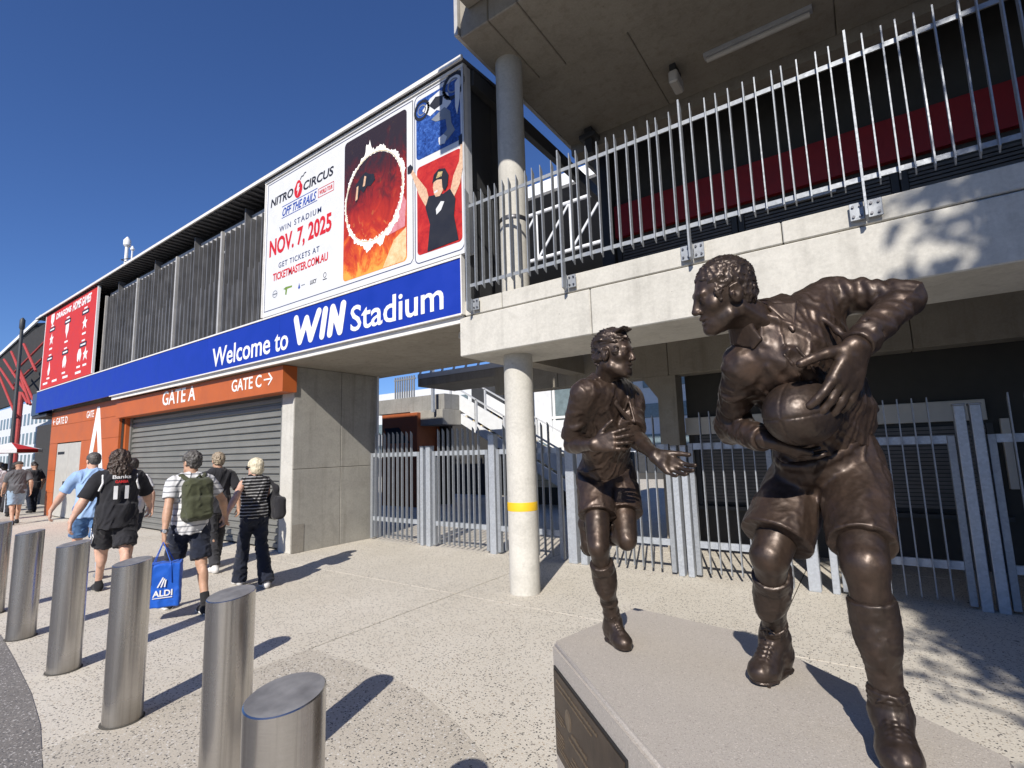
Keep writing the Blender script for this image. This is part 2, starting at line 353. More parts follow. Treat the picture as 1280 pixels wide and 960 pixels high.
# greyer band following the bollards, and the dark driveway
arc = [(-4.094, 2.70), (-3.64, 2.72), (-3.14, 2.71), (-2.68, 2.64), (-2.22, 2.48), (-1.78, 2.27), (-1.35, 1.96), (-.98, 1.58), (-.70, 1.12), (-.52, .6), (-.45, 0), (-.45, -1.6)]
inner = [(-1.9, -1.6), (-2.0, -.6), (-2.4, .3), (-3.0, .75), (-3.89, .95), (-4.094, .985)]
MB().poly_xy(arc+inner, -.002, .0045).build('paving_band', M_agg2, kind='structure')
kerb = [(-40, 1.75), (-20, 1.62), (-12, 1.5), (-8.5, 1.40), (-7.0, 1.32), (-6.06, 1.24), (-5.13, 1.15), (-4.47, 1.06), (-3.89, .945), (-3.0, .742), (-2.4, .292), (-2.0, -.6), (-1.9, -5.2), (-40, -5.2)]
MB().poly_xy(kerb, -.002, .0055).build('driveway', M_drive, kind='structure')

# ------------------------------------------------------------------ left building: upper storey with signs
YF = 4.62
hall = empty('stadium_hall', (-13.4, 5.0, 0), 'long stadium entrance building with charcoal louvres above a blue sign band', 'building')
def P(mb, name, mat, parent=hall, **k): return mb.build(name, mat, parent, **k)
# floor slab with soffit panels
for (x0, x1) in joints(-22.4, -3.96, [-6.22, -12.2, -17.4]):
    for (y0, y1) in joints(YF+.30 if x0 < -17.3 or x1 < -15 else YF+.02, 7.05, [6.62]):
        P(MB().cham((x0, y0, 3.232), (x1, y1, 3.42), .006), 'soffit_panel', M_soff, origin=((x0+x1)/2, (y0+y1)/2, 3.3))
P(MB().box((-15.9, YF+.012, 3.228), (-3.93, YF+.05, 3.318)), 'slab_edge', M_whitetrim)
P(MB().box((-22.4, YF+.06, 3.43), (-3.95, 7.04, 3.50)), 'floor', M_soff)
# body behind the louvres
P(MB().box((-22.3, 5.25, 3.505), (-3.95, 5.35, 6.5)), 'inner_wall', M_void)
P(MB().box((-22.3, 5.6, 3.505), (-3.95, 5.7, 6.7)), 'rear_wall', M_dark)
# roof: thin sheet with pale leading edge, dark ribbed underside
P(MB().add([(-23.4, 4.52, 6.70), (-3.78, 4.52, 6.70), (-3.78, 5.75, 6.80), (-23.4, 5.75, 6.80), (-23.4, 4.52, 6.66), (-3.78, 4.52, 6.66), (-3.78, 5.75, 6.76), (-23.4, 5.75, 6.76)],
    [(0, 1, 2, 3), (7, 6, 5, 4), (0, 4, 5, 1), (1, 5, 6, 2), (2, 6, 7, 3), (3, 7, 4, 0)]), 'roof', M_roof)
P(MB().box((-23.42, 4.49, 6.655), (-3.77, 4.518, 6.715)), 'roof_edge', M_whitetrim)
rr = MB()
for k in range(96): rr.box((-23.3+k*.2, 4.54, 6.635), (-23.24+k*.2, 4.98, 6.668)) if -23.3+k*.2 < -8.7 else None
P(rr, 'roof_rib', M_roof, kind='stuff')
P(MB().box((-22.3, 4.99, 6.45), (-8.62, 5.2, 6.66)), 'eaves_beam', M_black)
# louvre bays: full-height fins with shorter infill fins between, stepped tops
P(MB().box((-17.36, 4.86, 6.30), (-8.63, 4.94, 6.44)), 'head_rail', M_louvl)
for x in (-8.62, -10.62, -12.78, -15.1, -17.4):
    P(MB().box((x-.03, 4.76, 4.09), (x+.03, 4.82, 6.36 if x != -8.62 else 6.6)), 'post', M_louvl)
def finmesh(h_, w_=.022, d_=.12): return MB().box((-w_/2, -d_/2, 0), (w_/2, d_/2, h_)).mesh('louvre_fin', M_louv)
fin_full = finmesh(2.20); fin_tall = finmesh(2.46, .035, .16); fin_low = [finmesh(h_, .020, .09) for h_ in (1.0, 1.08, 1.16, 1.24, 1.32, 1.40)]
for a, b in ((-10.62, -8.62), (-12.78, -10.62), (-15.1, -12.78), (-17.4, -15.1)):
    n = int(round((b-a)/.20)); st = (b-a)/n
    for k in range(n):
        x = a+st*k
        if k: inst('louvre_fin', fin_tall if k == n//2 else fin_full, (x, 4.82, 4.09), hall).rotation_euler.z = math.radians(random.uniform(-4, 4))
        lv = min(5, int(k/n*4)+random.choice((0, 1)))
        inst('louvre_fin', fin_low[lv], (x+st*.5, 4.83, 4.09), hall).rotation_euler.z = math.radians(random.uniform(-4, 4))
P(MB().box((-17.36, 4.93, 4.09), (-8.66, 4.95, 5.15)), 'backing_sheet', M_louv)
P(MB().bar((-17.36, 4.90, 5.98), (-8.66, 4.90, 5.98), .03, .03), 'mid_rail', M_ltgrey)
# end wall on the right, dark cladding panels
for (y0, y1) in joints(4.70, 5.72, [5.2]):
    for (z0, z1) in joints(3.52, 6.62, [5.05]):
        P(MB().cham((-3.93, y0, z0), (-3.86, y1, z1), .004), 'cladding_panel', M_dark, origin=(-3.9, (y0+y1)/2, (z0+z1)/2))
P(MB().box((-3.857, 4.72, 6.42), (-3.76, 9.4, 6.64)), 'end_beam', M_dark)
P(MB().box((-3.955, 4.63, 4.09), (-3.80, 4.70, 6.64)), 'corner_flashing', M_ltgrey)
# dark left end
P(MB().box((-23.0, 4.75, 3.5), (-22.4, 5.72, 6.64)), 'end_wall', M_black)
# ground storey under the hall
P(MB().box((-15.75, 5.9, 0), (-8.56, 6.0, 3.22)), 'lobby_wall', M_void)
# ------------------------------------------------------------------ blue welcome sign
bs = empty('welcome_sign', (-13.2, YF, 3.7), 'long blue fascia sign reading Welcome to WIN Stadium in white', 'sign')
bsx = [-22.8, -20.6, -18.3, -15.6, -12.9, -10.6, -8.0, -5.9, -3.92]
for a, b in zip(bsx, bsx[1:]):
    bs_p = MB().box((a+.0015, YF-.03, 3.335), (b-.0015, YF+.01, 4.045)); bs_p.build('panel', M_blue, bs, origin=((a+b)/2, YF, 3.69))
MB().box((-22.8, YF-.045, 4.047), (-3.92, YF+.01, 4.075)).build('trim', M_whitetrim, bs)
MB().box((-15.9, YF-.045, 3.312), (-3.92, YF+.005, 3.333)).build('trim', M_whitetrim, bs)
MB().box((-3.917, YF-.05, 3.32), (-3.90, YF+.02, 4.08)).build('end_cap', M_whitetrim, bs)
MB().box((-23.75, YF+.05, 3.30), (-22.81, YF+.4, 4.06)).build('end_return', M_navy, bs)
yb = YF-.031
letters('lettering', 'Welcome', (-10.36, 3.415, -8.27, 3.79), M_white, bs, yb, .012)
letters('lettering', 'to', (-8.13, 3.415, -7.72, 3.72), M_white, bs, yb, .012)
letters('lettering', 'Stadium', (-6.08, 3.44, -4.22, 3.83), M_white, bs, yb, .012)
# WIN: fat rounded italic capitals built from rounded strokes
def stroke(mb, p, q, w, y, n=8):
    (x0, z0), (x1, z1) = p, q; a = math.atan2(z1-z0, x1-x0); pts = []
    for k in range(n+1): t = a-math.pi/2+math.pi*k/n; pts.append((x1+w*math.cos(t), z1+w*math.sin(t)))
    for k in range(n+1): t = a+math.pi/2+math.pi*k/n; pts.append((x0+w*math.cos(t), z0+w*math.sin(t)))
    mb.poly_xz(pts, y, y+.004)
w = MB(); d = .0
for i, (p, q) in enumerate([((-7.50, 3.89), (-7.38, 3.50)), ((-7.38, 3.50), (-7.20, 3.84)), ((-7.20, 3.84), (-7.08, 3.50)), ((-7.08, 3.50), (-6.87, 3.90)),
             ((-6.78, 3.50), (-6.70, 3.89)), ((-6.58, 3.50), (-6.51, 3.89)), ((-6.51, 3.89), (-6.33, 3.50)), ((-6.33, 3.50), (-6.25, 3.90))]):
    stroke(w, p, q, .066, yb-.004-.0006*i)
w.build('lettering', M_white, bs)
# ------------------------------------------------------------------ event billboard
YB = 4.60
bb = empty('event_billboard', (-6.1, YB, 4.1), 'large white event billboard with a ring of fire, red date lettering and helmeted man', 'billboard')
M_paper = plain('poster_white', (.66, .67, .68), .4, 0, .03)
M_pblack = plain('print_black', (.015, .015, .02), .5, 0, .1); M_pred = plain('print_red', (.55, .012, .018), .5, 0, .06)
M_pnavy = plain('print_navy', (.02, .035, .12), .5); M_pblue = plain('print_blue', (.015, .06, .33), .5); M_pgreen = plain('print_green', (.16, .26, .04), .5)
M_pgrey = plain('print_grey', (.22, .24, .27), .5); M_pskin = plain('print_skin', (.62, .40, .26), .5, 0, .2, 30); M_pgold = plain('print_gold', (.45, .36, .16), .5, 0, .5, 60)
MB().box((-8.52, YB-.03, 4.085), (-3.80, YB+.03, 6.655)).build('board', M_paper, bb)
MB().box((-8.56, YB-.05, 6.60), (-3.80, YB-.031, 6.645)).build('frame', M_whitetrim, bb)
MB().box((-8.545, YB-.05, 4.085), (-8.521, YB+.03, 6.60)).build('frame', M_whitetrim, bb)
MB().box((-3.83, YB-.05, 4.085), (-3.80, YB-.031, 6.598)).build('frame', M_louvl, bb)
y0 = YB-.031
def rrect(x0, z0, x1, z1, r, n=6):
    p = []
    for cx, cz, a in ((x1-r, z0+r, -90), (x1-r, z1-r, 0), (x0+r, z1-r, 90), (x0+r, z0+r, 180)):
        for k in range(n+1): t = math.radians(a+90*k/n); p.append((cx+r*math.cos(t), cz+r*math.sin(t)))
    return p
def flat(name, pts, mat, lay=1, parent=None, yy=None):
    yy = y0 if yy is None else yy
    return MB().poly_xz(pts, yy-.0015*lay, yy-.0015*lay+.0013).build(name, mat, parent or bb)
def outline(name, pts, wd, mat, lay=1, closed=True, parent=None):
    m = MB(); n = len(pts)
    for i in range(n if closed else n-1):
        (xa, za), (xb, zb) = pts[i], pts[(i+1) % n]; L = math.hypot(xb-xa, zb-za) or 1; ox, oz = -(zb-za)/L*wd/2, (xb-xa)/L*wd/2
        m.add([(xa+ox, y0-.0015*lay, za+oz), (xb+ox, y0-.0015*lay, zb+oz), (xb-ox, y0-.0015*lay, zb-oz), (xa-ox, y0-.0015*lay, za-oz)], [(0, 1, 2, 3)])
    return m.build(name, mat, parent or bb)
outline('border_line', [(-8.47, 4.18), (-4.79, 4.18), (-4.74, 4.23), (-4.74, 6.55), (-8.47, 6.55)], .012, M_pnavy)
outline('border_line', rrect(-4.70, 4.14, -3.84, 6.56, .08), .012, M_pnavy)
# fire panel: printed picture (noise flames) and a ring of burning flame
def fire_mat():
    m, n, b = newmat('print_fire'); v = gcoords(n); sp = N(n, 'ShaderNodeSeparateXYZ'); n.links.new(v, sp.inputs[0])
    t = math_(n, 'DIVIDE', math_(n, 'SUBTRACT', sp.outputs[2], 4.22), 2.3)
    nz = noise(n, gcoords(n, (1, 1, .7)), 3.2, 9, .7, 1.2)
    k = math_(n, 'ADD', t, math_(n, 'MULTIPLY', math_(n, 'SUBTRACT', nz, .5), .95))
    r = ramp(n, [(0, (.80, .34, .05)), (.12, (.62, .10, .01)), (.26, (.45, .028, .008)), (.50, (.26, .012, .006)), (.66, (.08, .010, .009)), (.82, (.025, .014, .016))], k)
    hot = ramp(n, [(.60, (0, 0, 0)), (.72, (1, 1, 1))], noise(n, gcoords(n, (1, 1, .5)), 7, 8, .7, 1.5))
    lowm = ramp(n, [(.2, (1, 1, 1)), (.45, (.08, .08, .08))], t)
    c = mixc(n, math_(n, 'MULTIPLY', hot.outputs[0], lowm.outputs[0]), r.outputs[0], (.95, .55, .12))
    n.links.new(c, b.inputs['Base Color']); b.inputs['Roughness'].default_value = .45; return m
def crowd_mat(name, cols, sc):
    m, n, b = newmat(name); r = ramp(n, cols, noise(n, gcoords(n), sc, 8, .75, .6)); n.links.new(r.outputs[0], b.inputs['Base Color']); b.inputs['Roughness'].default_value = .45; return m
flat('fire_picture', rrect(-6.25, 4.24, -4.86, 6.49, .07), fire_mat(), 1)
flat('sand_wedge', [(-5.35, 4.25), (-4.93, 4.25), (-4.875, 4.30), (-4.875, 4.72), (-5.12, 4.60)], crowd_mat('print_sand', [(.3, (.55, .33, .12)), (.7, (.85, .68, .42))], 9), 2)
flat('smoke_haze', [(-5.25, 4.70), (-4.90, 4.74), (-4.875, 5.1), (-4.95, 5.25), (-5.1, 5.0)], crowd_mat('print_smoke', [(.3, (.5, .12, .12)), (.7, (.65, .33, .38))], 6), 2)
ring = MB(); cx, cz, rx, rz = -5.57, 5.40, .63, .68; K = 260; rn = random.Random(3)
raw = [rn.random() for _ in range(K)]; sm_ = [sum(raw[(k+j) % K] for j in range(-3, 4))/7 for k in range(K)]; raw2 = [rn.random() for _ in range(K)]
for k in range(K):
    t = 2*math.pi*k/K; base_ = .02+.16*max(0, sm_[k]-.42)+.03*raw2[k]**3
    low = .055*max(0, -math.sin(t-.3)); burst = .20*math.exp(-((t-1.72)/.10)**2)*(.6+.8*raw2[k])+.10*math.exp(-((t-.35)/.3)**2)*sm_[k]
    jag = base_+low*sm_[k]*2+burst; inn = .012+.05*max(0, raw[(k*3) % K]-.6)*(1.6 if math.sin(t) < 0 else .6)
    ring.v += [(cx+(rx+jag*.7)*math.cos(t), y0-.005, cz+(rz+jag)*math.sin(t)), (cx+(rx-inn)*math.cos(t), y0-.005, cz+(rz-inn)*math.sin(t))]
for k in range(K): a = 2*k; b_ = 2*((k+1) % K); ring.f.append((a, b_, b_+1, a+1))
ring.build('ring_of_fire', crowd_mat('print_flame', [(.3, (.95, .75, .45)), (.5, (.95, .93, .88)), (.8, (1, 1, .98))], 14), bb)
outline('ring_line', [(cx+rx*math.cos(t*.1), cz+rz*math.sin(t*.1)) for t in range(63)], .01, M_pgold, 4)
flat('rider', [(-5.98, 5.50), (-5.93, 5.62), (-5.97, 5.70), (-5.86, 5.78), (-5.74, 5.84), (-5.66, 5.78), (-5.55, 5.74), (-5.52, 5.64), (-5.62, 5.58), (-5.70, 5.60), (-5.78, 5.52), (-5.86, 5.60), (-5.90, 5.46), (-5.96, 5.42)], M_pblack, 4)
flat('rider_limb', [(-5.97, 5.45), (-5.94, 5.66), (-5.90, 5.67), (-5.92, 5.46)], M_pskin, 5); flat('rider_limb', [(-5.80, 5.62), (-5.76, 5.78), (-5.72, 5.76), (-5.75, 5.62)], M_pskin, 5)
flat('panel_gap', [(-4.76, 4.19), (-4.72, 4.19), (-4.72, 6.56), (-4.76, 6.56)], M_paper, 1)
# blue picture with an upside-down motorbike
flat('blue_picture', rrect(-4.67, 5.61, -3.87, 6.49, .06), crowd_mat('print_crowd_blue', [(.25, (.004, .012, .06)), (.45, (.01, .045, .22)), (.6, (.04, .12, .42)), (.75, (.25, .36, .62))], 22), 1)
def wheel(cx, cz, r, lay):
    pts = [(cx+r*math.cos(t*math.pi/12), cz+r*math.sin(t*math.pi/12)) for t in range(24)]; outline('tyre', pts, r*.32, M_pblack, lay)
    outline('rim', [(cx+(x-cx)*.55, cz+(z-cz)*.55) for x, z in pts], r*.12, M_pgrey, lay)
wheel(-4.56, 6.32, .13, 3); wheel(-3.98, 6.42, .17, 3)
flat('motorbike_body', [(-4.55, 6.30), (-4.40, 6.42), (-4.22, 6.46), (-4.08, 6.36), (-4.02, 6.20), (-4.15, 6.12), (-4.28, 6.20), (-4.40, 6.16)], M_paper, 3)
flat('motorbike_engine', [(-4.42, 6.32), (-4.30, 6.40), (-4.16, 6.36), (-4.18, 6.24), (-4.32, 6.22)], M_pblack, 4)
flat('upside_down_rider', [(-4.38, 6.10), (-4.14, 6.18), (-4.04, 6.08), (-4.02, 5.90), (-3.96, 5.78), (-4.08, 5.70), (-4.22, 5.66), (-4.26, 5.74), (-4.10, 5.84), (-4.12, 6.0), (-4.30, 6.04)], M_pgrey, 4)
flat('rider_helmet', [(-4.24, 5.68), (-4.14, 5.66), (-4.10, 5.74), (-4.16, 5.80), (-4.25, 5.78)], M_paper, 5)
flat('white_sleeve', [(-3.95, 6.44), (-3.86, 6.50), (-3.87, 6.18), (-3.92, 5.98), (-3.95, 6.10)], M_paper, 5)
# red picture with a man raising both arms
flat('red_picture', rrect(-4.66, 4.25, -3.87, 5.50, .06), crowd_mat('print_crowd_red', [(.25, (.20, .006, .006)), (.5, (.45, .018, .012)), (.8, (.60, .06, .03))], 7), 1)
flat('man_arm', [(-4.80, 5.52), (-4.76, 5.54), (-4.66, 5.38), (-4.48, 5.14), (-4.44, 5.00), (-4.50, 4.90), (-4.62, 5.10), (-4.72, 5.34)], M_pskin, 4)
flat('man_arm', [(-4.06, 4.96), (-4.00, 5.16), (-3.90, 5.32), (-3.87, 5.56), (-3.83, 5.56), (-3.83, 5.26), (-3.89, 5.02), (-4.00, 4.86)], M_pskin, 4)
flat('man_glove', [(-4.84, 5.48), (-4.84, 5.58), (-4.78, 5.60), (-4.73, 5.54), (-4.76, 5.47)], M_pblack, 5)
flat('man_glove', [(-3.90, 5.54), (-3.90, 5.66), (-3.85, 5.68), (-3.815, 5.60), (-3.83, 5.54)], M_pblack, 5)
flat('man_shirt', [(-4.47, 4.26), (-4.42, 4.62), (-4.50, 4.88), (-4.44, 5.02), (-4.30, 5.00), (-4.18, 4.97), (-4.06, 5.00), (-3.97, 4.84), (-4.00, 4.62), (-3.93, 4.28)], M_pblack, 5)
flat('shirt_print', [(-4.31, 4.80), (-4.22, 4.88), (-4.16, 4.86), (-4.22, 4.76), (-4.30, 4.72)], M_paper, 6)
flat('man_face', [(-4.34, 5.02), (-4.36, 5.12), (-4.33, 5.24), (-4.24, 5.26), (-4.18, 5.18), (-4.18, 5.02), (-4.24, 4.96), (-4.31, 4.97)], M_pskin, 6)
flat('man_helmet', [(-4.37, 5.18), (-4.34, 5.29), (-4.25, 5.34), (-4.14, 5.31), (-4.08, 5.20), (-4.10, 5.06), (-4.15, 5.00), (-4.19, 5.06), (-4.20, 5.18), (-4.28, 5.20)], M_pblack, 7)
flat('helmet_badge', [(-4.30, 5.22), (-4.26, 5.30), (-4.18, 5.28), (-4.20, 5.22)], M_pgold, 8)
flat('man_smile', [(-4.345, 5.045), (-4.28, 5.06), (-4.27, 5.035), (-4.32, 5.02)], M_paper, 7)
# lettering
letters('lettering', 'NITRO', (-8.37, 6.09, -7.66, 6.25), M_pblack, bb, y0, .025, .15, .002)
letters('lettering', 'CIRCUS', (-7.36, 6.08, -6.53, 6.24), M_pblack, bb, y0, .025, .15, .002)
flat('bomb_emblem', [(-7.51+.12*math.cos(t*.2618)*(1 if math.sin(t*.2618) < .3 else .8), 6.17+.16*math.sin(t*.2618)) for t in range(24)], M_pred, 1)
flat('bolt_mark', [(-7.53, 6.27), (-7.47, 6.27), (-7.50, 6.19), (-7.46, 6.19), (-7.54, 6.05), (-7.52, 6.15), (-7.56, 6.15)], M_paper, 2)
outline('fuse', [(-7.46, 6.32), (-7.42, 6.37), (-7.37, 6.36), (-7.34, 6.40), (-7.29, 6.40)], .02, M_pblack, 1, False)
letters('lettering', 'OFF THE RAILS', (-7.98, 5.81, -6.98, 5.96), M_pblue, bb, y0, .022, .35, .002)
for z in (5.78, 5.99): flat('rule_line', [(-8.0, z), (-6.96, z), (-6.96, z+.012), (-8.0, z+.012)], M_pblue, 1)
outline('tour_box', [(-6.93, 5.82), (-6.52, 5.82), (-6.52, 5.965), (-6.93, 5.965)], .01, M_pred)
letters('lettering', 'WORLD TOUR', (-6.90, 5.855, -6.55, 5.93), M_pred, bb, y0, .02, 0, .002)
letters('lettering', 'WIN STADIUM', (-8.06, 5.545, -6.84, 5.645), M_pnavy, bb, y0, .006, 0, .002, sx=1.3)
letters('lettering', 'NOV. 7, 2025', (-8.36, 5.10, -6.56, 5.47), M_pred, bb, y0, .03, 0, .002)
letters('lettering', 'GET TICKETS AT', (-8.05, 4.89, -6.87, 4.985), M_pnavy, bb, y0, .006, 0, .002, sx=1.2)
letters('lettering', 'TICKETMASTER.COM.AU', (-8.22, 4.685, -6.64, 4.825), M_pred, bb, y0, .022, 0, .002)
letters('lettering', 'LUCY', (-7.10, 4.385, -6.93, 4.455), M_pblack, bb, y0, .02, 0, .002)
outline('sponsor_mark', [(-8.14+.07*math.cos(t*.5236), 4.445+.06*math.sin(t*.5236)) for t in range(12)], .012, M_pgrey)
flat('sponsor_mark', [(-8.20, 4.435), (-8.08, 4.435), (-8.08, 4.455), (-8.20, 4.455)], M_pgrey, 2)
flat('sponsor_mark', [(-7.88, 4.48), (-7.80, 4.50), (-7.62, 4.49), (-7.62, 4.46), (-7.76, 4.46), (-7.78, 4.36), (-7.82, 4.37), (-7.81, 4.45)], M_pgreen, 1)
flat('sponsor_mark', [(-7.44, 4.40), (-7.41, 4.38), (-7.38, 4.40), (-7.41, 4.48)], M_pblue, 1); flat('sponsor_mark', [(-7.35, 4.42), (-7.25, 4.42), (-7.25, 4.435), (-7.35, 4.435)], M_pgrey, 1)
outline('sponsor_mark', [(-6.71+.035*math.cos(t*.5236), 4.46+.04*math.sin(t*.5236)) for t in range(12)], .01, M_pblack); flat('sponsor_mark', [(-6.76, 4.385), (-6.66, 4.385), (-6.66, 4.40), (-6.76, 4.40)], M_pblack, 1)
# ------------------------------------------------------------------ red fixture banner
rb = empty('fixture_banner', (-19.9, YB, 4.1), 'red banner headed Dragons Home Games with white club emblems in two rows', 'banner')
M_rban = plain('banner_red', (.56, .030, .016), .5, 0, .06)
MB().box((-22.42, YB-.02, 4.095), (-17.42, YB+.02, 6.62)).build('sheet', M_rban, rb)
MB().box((-17.42, YB-.03, 4.095), (-17.37, YB+.03, 6.62)).build('edge_strip', M_white, rb)
MB().box((-22.46, YB-.03, 4.095), (-22.422, YB+.03, 6.62)).build('edge_strip', M_white, rb)
y0 = YB-.021
letters('lettering', 'DRAGONS', (-21.28, 6.30, -19.75, 6.50), M_white, rb, y0, .04, .1, .003)
letters('lettering', 'HOME GAMES', (-19.62, 6.27, -17.92, 6.54), M_white, rb, y0, .03, .4, .003)
flat('club_crest', [(-21.85, 6.56), (-21.5, 6.56), (-21.5, 6.32), (-21.67, 6.16), (-21.85, 6.32)], M_white, 2, rb)
rn = random.Random(5)
def emblem(cx, cz, kind):
    if kind == 0: p = [(0, .2), (.06, .06), (.22, .05), (.1, -.05), (.16, -.2), (0, -.1), (-.16, -.2), (-.1, -.03), (-.2, .02), (-.06, .08)]
    elif kind == 1: p = [(.0, .24), (.08, .1), (.14, -.06), (.06, -.22), (-.06, -.24), (-.12, -.08), (-.04, .04)]
    elif kind == 2: p = [(-.16, .22), (.16, .24), (.14, .0), (.05, -.1), (0, -.24), (-.06, -.1), (-.15, 0)]
    else: p = [(-.18, .06), (-.08, .2), (.1, .2), (.2, .02), (.1, -.2), (.02, -.06), (-.08, -.18), (-.16, -.12)]
    flat('club_emblem', [(cx+x, cz+z) for x, z in p], M_white, 2, rb)
    flat('caption_bar', [(cx-.16, cz-.36), (cx+.16, cz-.36), (cx+.16, cz-.30), (cx-.16, cz-.30)], M_white, 2, rb)
for i, cx in enumerate((-21.62, -20.0, -18.34)):
    for j, cz in enumerate((6.03, 5.05)):
        flat('date_tab', [(cx-.3, cz-.07), (cx+.3, cz-.07), (cx+.3, cz+.07), (cx-.3, cz+.07)], M_pblack, 2, rb)
        flat('tab_print', [(cx-.22, cz-.025), (cx+.22, cz-.025), (cx+.22, cz+.025), (cx-.22, cz+.025)], M_white, 3, rb)
        flat('round_bar', [(cx-.14, cz+.10), (cx+.14, cz+.10), (cx+.14, cz+.145), (cx-.14, cz+.145)], M_white, 2, rb)
        if (i, j) == (2, 1):
            emblem(cx-.27, cz-.3, 3); emblem(cx+.27, cz-.3, 0)
        else: emblem(cx, cz-.32, (i*2+j) % 4)
for cx in (-21.9, -20.9, -19.8, -18.6): flat('sponsor_bar', [(cx-.25, 4.22), (cx+.25, 4.22), (cx+.25, 4.29), (cx-.25, 4.29)], M_white, 2, rb)
# ------------------------------------------------------------------ orange gate portal
po = empty('gate_portal', (-15.0, 4.9, 0), 'orange panelled gate surround lettered Gate A, Gate C and Gate D', 'gate surround')
YH = 4.75
for a, b in zip([-15.9, -13.6, -11.2, -9.9], [-13.6, -11.2, -9.9, -8.13]):
    MB().cham((a+.002, YH, 2.76), (b-.002, 5.02, 3.222), .003).build('header_panel', M_orange, po, origin=((a+b)/2, 4.9, 3))
pan = [(-21.95, -21.16), (-21.16, -18.82), (-18.82, -17.4), (-17.4, -15.905)]
zz = [0, .72, 1.42, 2.28, 2.84, 3.30]
for (a, b) in pan:
    for z0, z1 in zip(zz, zz[1:]):
        if (a, b) == (-21.16, -18.82) and z1 < 2.3: continue
        MB().cham((a+.003, YH+.09, z0+.003+(.004 if z0 == 0 else 0)), (b-.003, YH+.15, z1-.003), .003).build('wall_panel', M_orange, po, origin=((a+b)/2, 4.87, (z0+z1)/2))
MB().box((-22.0, 4.905, 0), (-15.90, 4.95, 3.225)).build('backing', M_joint, po)
MB().cham((-15.90, 4.955, 0), (-15.80, 5.30, 2.755), .003).build('jamb', M_orange, po)
MB().box((-21.99, 4.96, 0), (-21.9, 8.5, 3.22)).build('side_wall', M_orange, po)
dr = MB().cham((-21.13, YH+.10, .03), (-20.0, YH+.14, 2.25), .004).build('door', M_door, po); MB().box((-20.12, YH+.05, .98), (-20.05, YH+.10, 1.10)).build('handle', M_bolt, dr)
MB().box((-21.0, YH+.092, 1.92), (-20.35, YH+.099, 2.0)).build('notice', M_black, dr)
MB().cham((-19.98, YH+.10, .03), (-18.85, YH+.14, 2.25), .004).build('door', M_door, po)
letters('lettering', 'GATE A', (-13.03, 2.87, -11.40, 3.19), M_white, po, YH-.001, .012)
letters('lettering', 'GATE C', (-9.88, 2.90, -8.81, 3.13), M_white, po, YH-.001, .012)
ar = MB()
for i, (p, q) in enumerate([((-8.72, 3.02), (-8.46, 3.02)), ((-8.46, 3.02), (-8.57, 3.12)), ((-8.46, 3.02), (-8.57, 2.92))]): stroke(ar, p, q, .014, YH-.0045-.0005*i, 3)
ar.build('arrow', M_white, po)
letters('lettering', 'GATE D', (-21.45, 2.88, -20.28, 3.10), M_white, po, YH+.089, .012)
ar = MB()
for i, (p, q) in enumerate([((-21.78, 2.99), (-21.55, 2.99)), ((-21.78, 2.99), (-21.68, 3.08)), ((-21.78, 2.99), (-21.68, 2.90))]): stroke(ar, p, q, .014, YH+.0855-.0005*i, 3)
ar.build('arrow', M_white, po)
letters('lettering', 'GATE', (-18.50, 2.92, -17.90, 3.12), M_white, po, YH+.089, .012)
letters('gate_letter', 'A', (-18.35, .92, -16.72, 3.19), M_white, po, YH+.089, .012)
# roller shutter
sh = empty('roller_shutter', (-12.2, 5.1, 0), 'wide grey roller shutter closed under the orange Gate A header', 'shutter')
slat = MB().poly_yz([(5.09, 0), (5.075, .012), (5.075, .075), (5.115, .092), (5.115, .128), (5.13, .128), (5.13, 0)], -15.72, -8.60).mesh('slat', M_shut, (-12.2, 5.1, 0))
for k in range(23): inst('slat', slat, (-12.2, 5.1, .04+k*.13), sh)
MB().box((-15.795, 5.04, 0), (-15.70, 5.2, 2.75)).build('guide_rail', M_shut, sh)
MB().box((-8.64, 5.04, 0), (-8.56, 5.2, 2.75)).build('guide_rail', M_shut, sh)
# concrete return wall
cw = empty('concrete_wall', (-8.35, 5.9, 0), 'tall concrete side wall with diagonal shadow beside the roller shutter', 'wall')
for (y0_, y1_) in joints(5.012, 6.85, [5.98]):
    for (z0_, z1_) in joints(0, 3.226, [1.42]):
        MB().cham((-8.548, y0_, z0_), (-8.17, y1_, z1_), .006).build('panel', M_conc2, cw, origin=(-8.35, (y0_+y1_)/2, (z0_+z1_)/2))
MB().box((-8.545, 5.004, .006), (-8.18, 5.0115, 3.0)).build('lit_end_strip', M_conc, cw)  # paler concrete sheet: sunlight on the end face put into the colour
MB().box((-8.168, 5.015, .01), (-8.163, 5.24, .48)).build('repair_patch', M_patch, cw)
MB().tube((-8.10, 6.80, 0.0), (-8.10, 6.80, 3.22), .022).build('downpipe', M_ltgrey, cw)
# ------------------------------------------------------------------ right building: balcony, column, canopy
tr = empty('concrete_terrace', (-1, 6, 0), 'raised concrete terrace with pale front beam, soffit and canopy overhead', 'terrace')
T = lambda mb, name, mat, **k: mb.build(name, mat, tr, **k)
for (x0, x1) in joints(-3.985, 7.0, [-2.20, 1.30, 4.4]):
    T(MB().cham((x0, YF, 2.80), (x1, 5.60, 3.285), .010), 'front_beam', M_conc, origin=((x0+x1)/2, 5.1, 3.0))
for (x0, x1) in joints(-3.90, 7.0, [-3.34, -.41, 2.5, 5]):
    T(MB().cham((x0, YF+.012, 3.30), (x1, 4.90, 3.49), .008), 'kerb_upstand', M_conc, origin=((x0+x1)/2, 4.8, 3.4))
T(MB().box((-3.90, YF+.05, 3.284), (7, 4.88, 3.302)), 'bedding_joint', M_joint)
T(MB().box((-3.90, 4.902, 3.30), (7, 12.0, 3.44)), 'deck', M_soff)
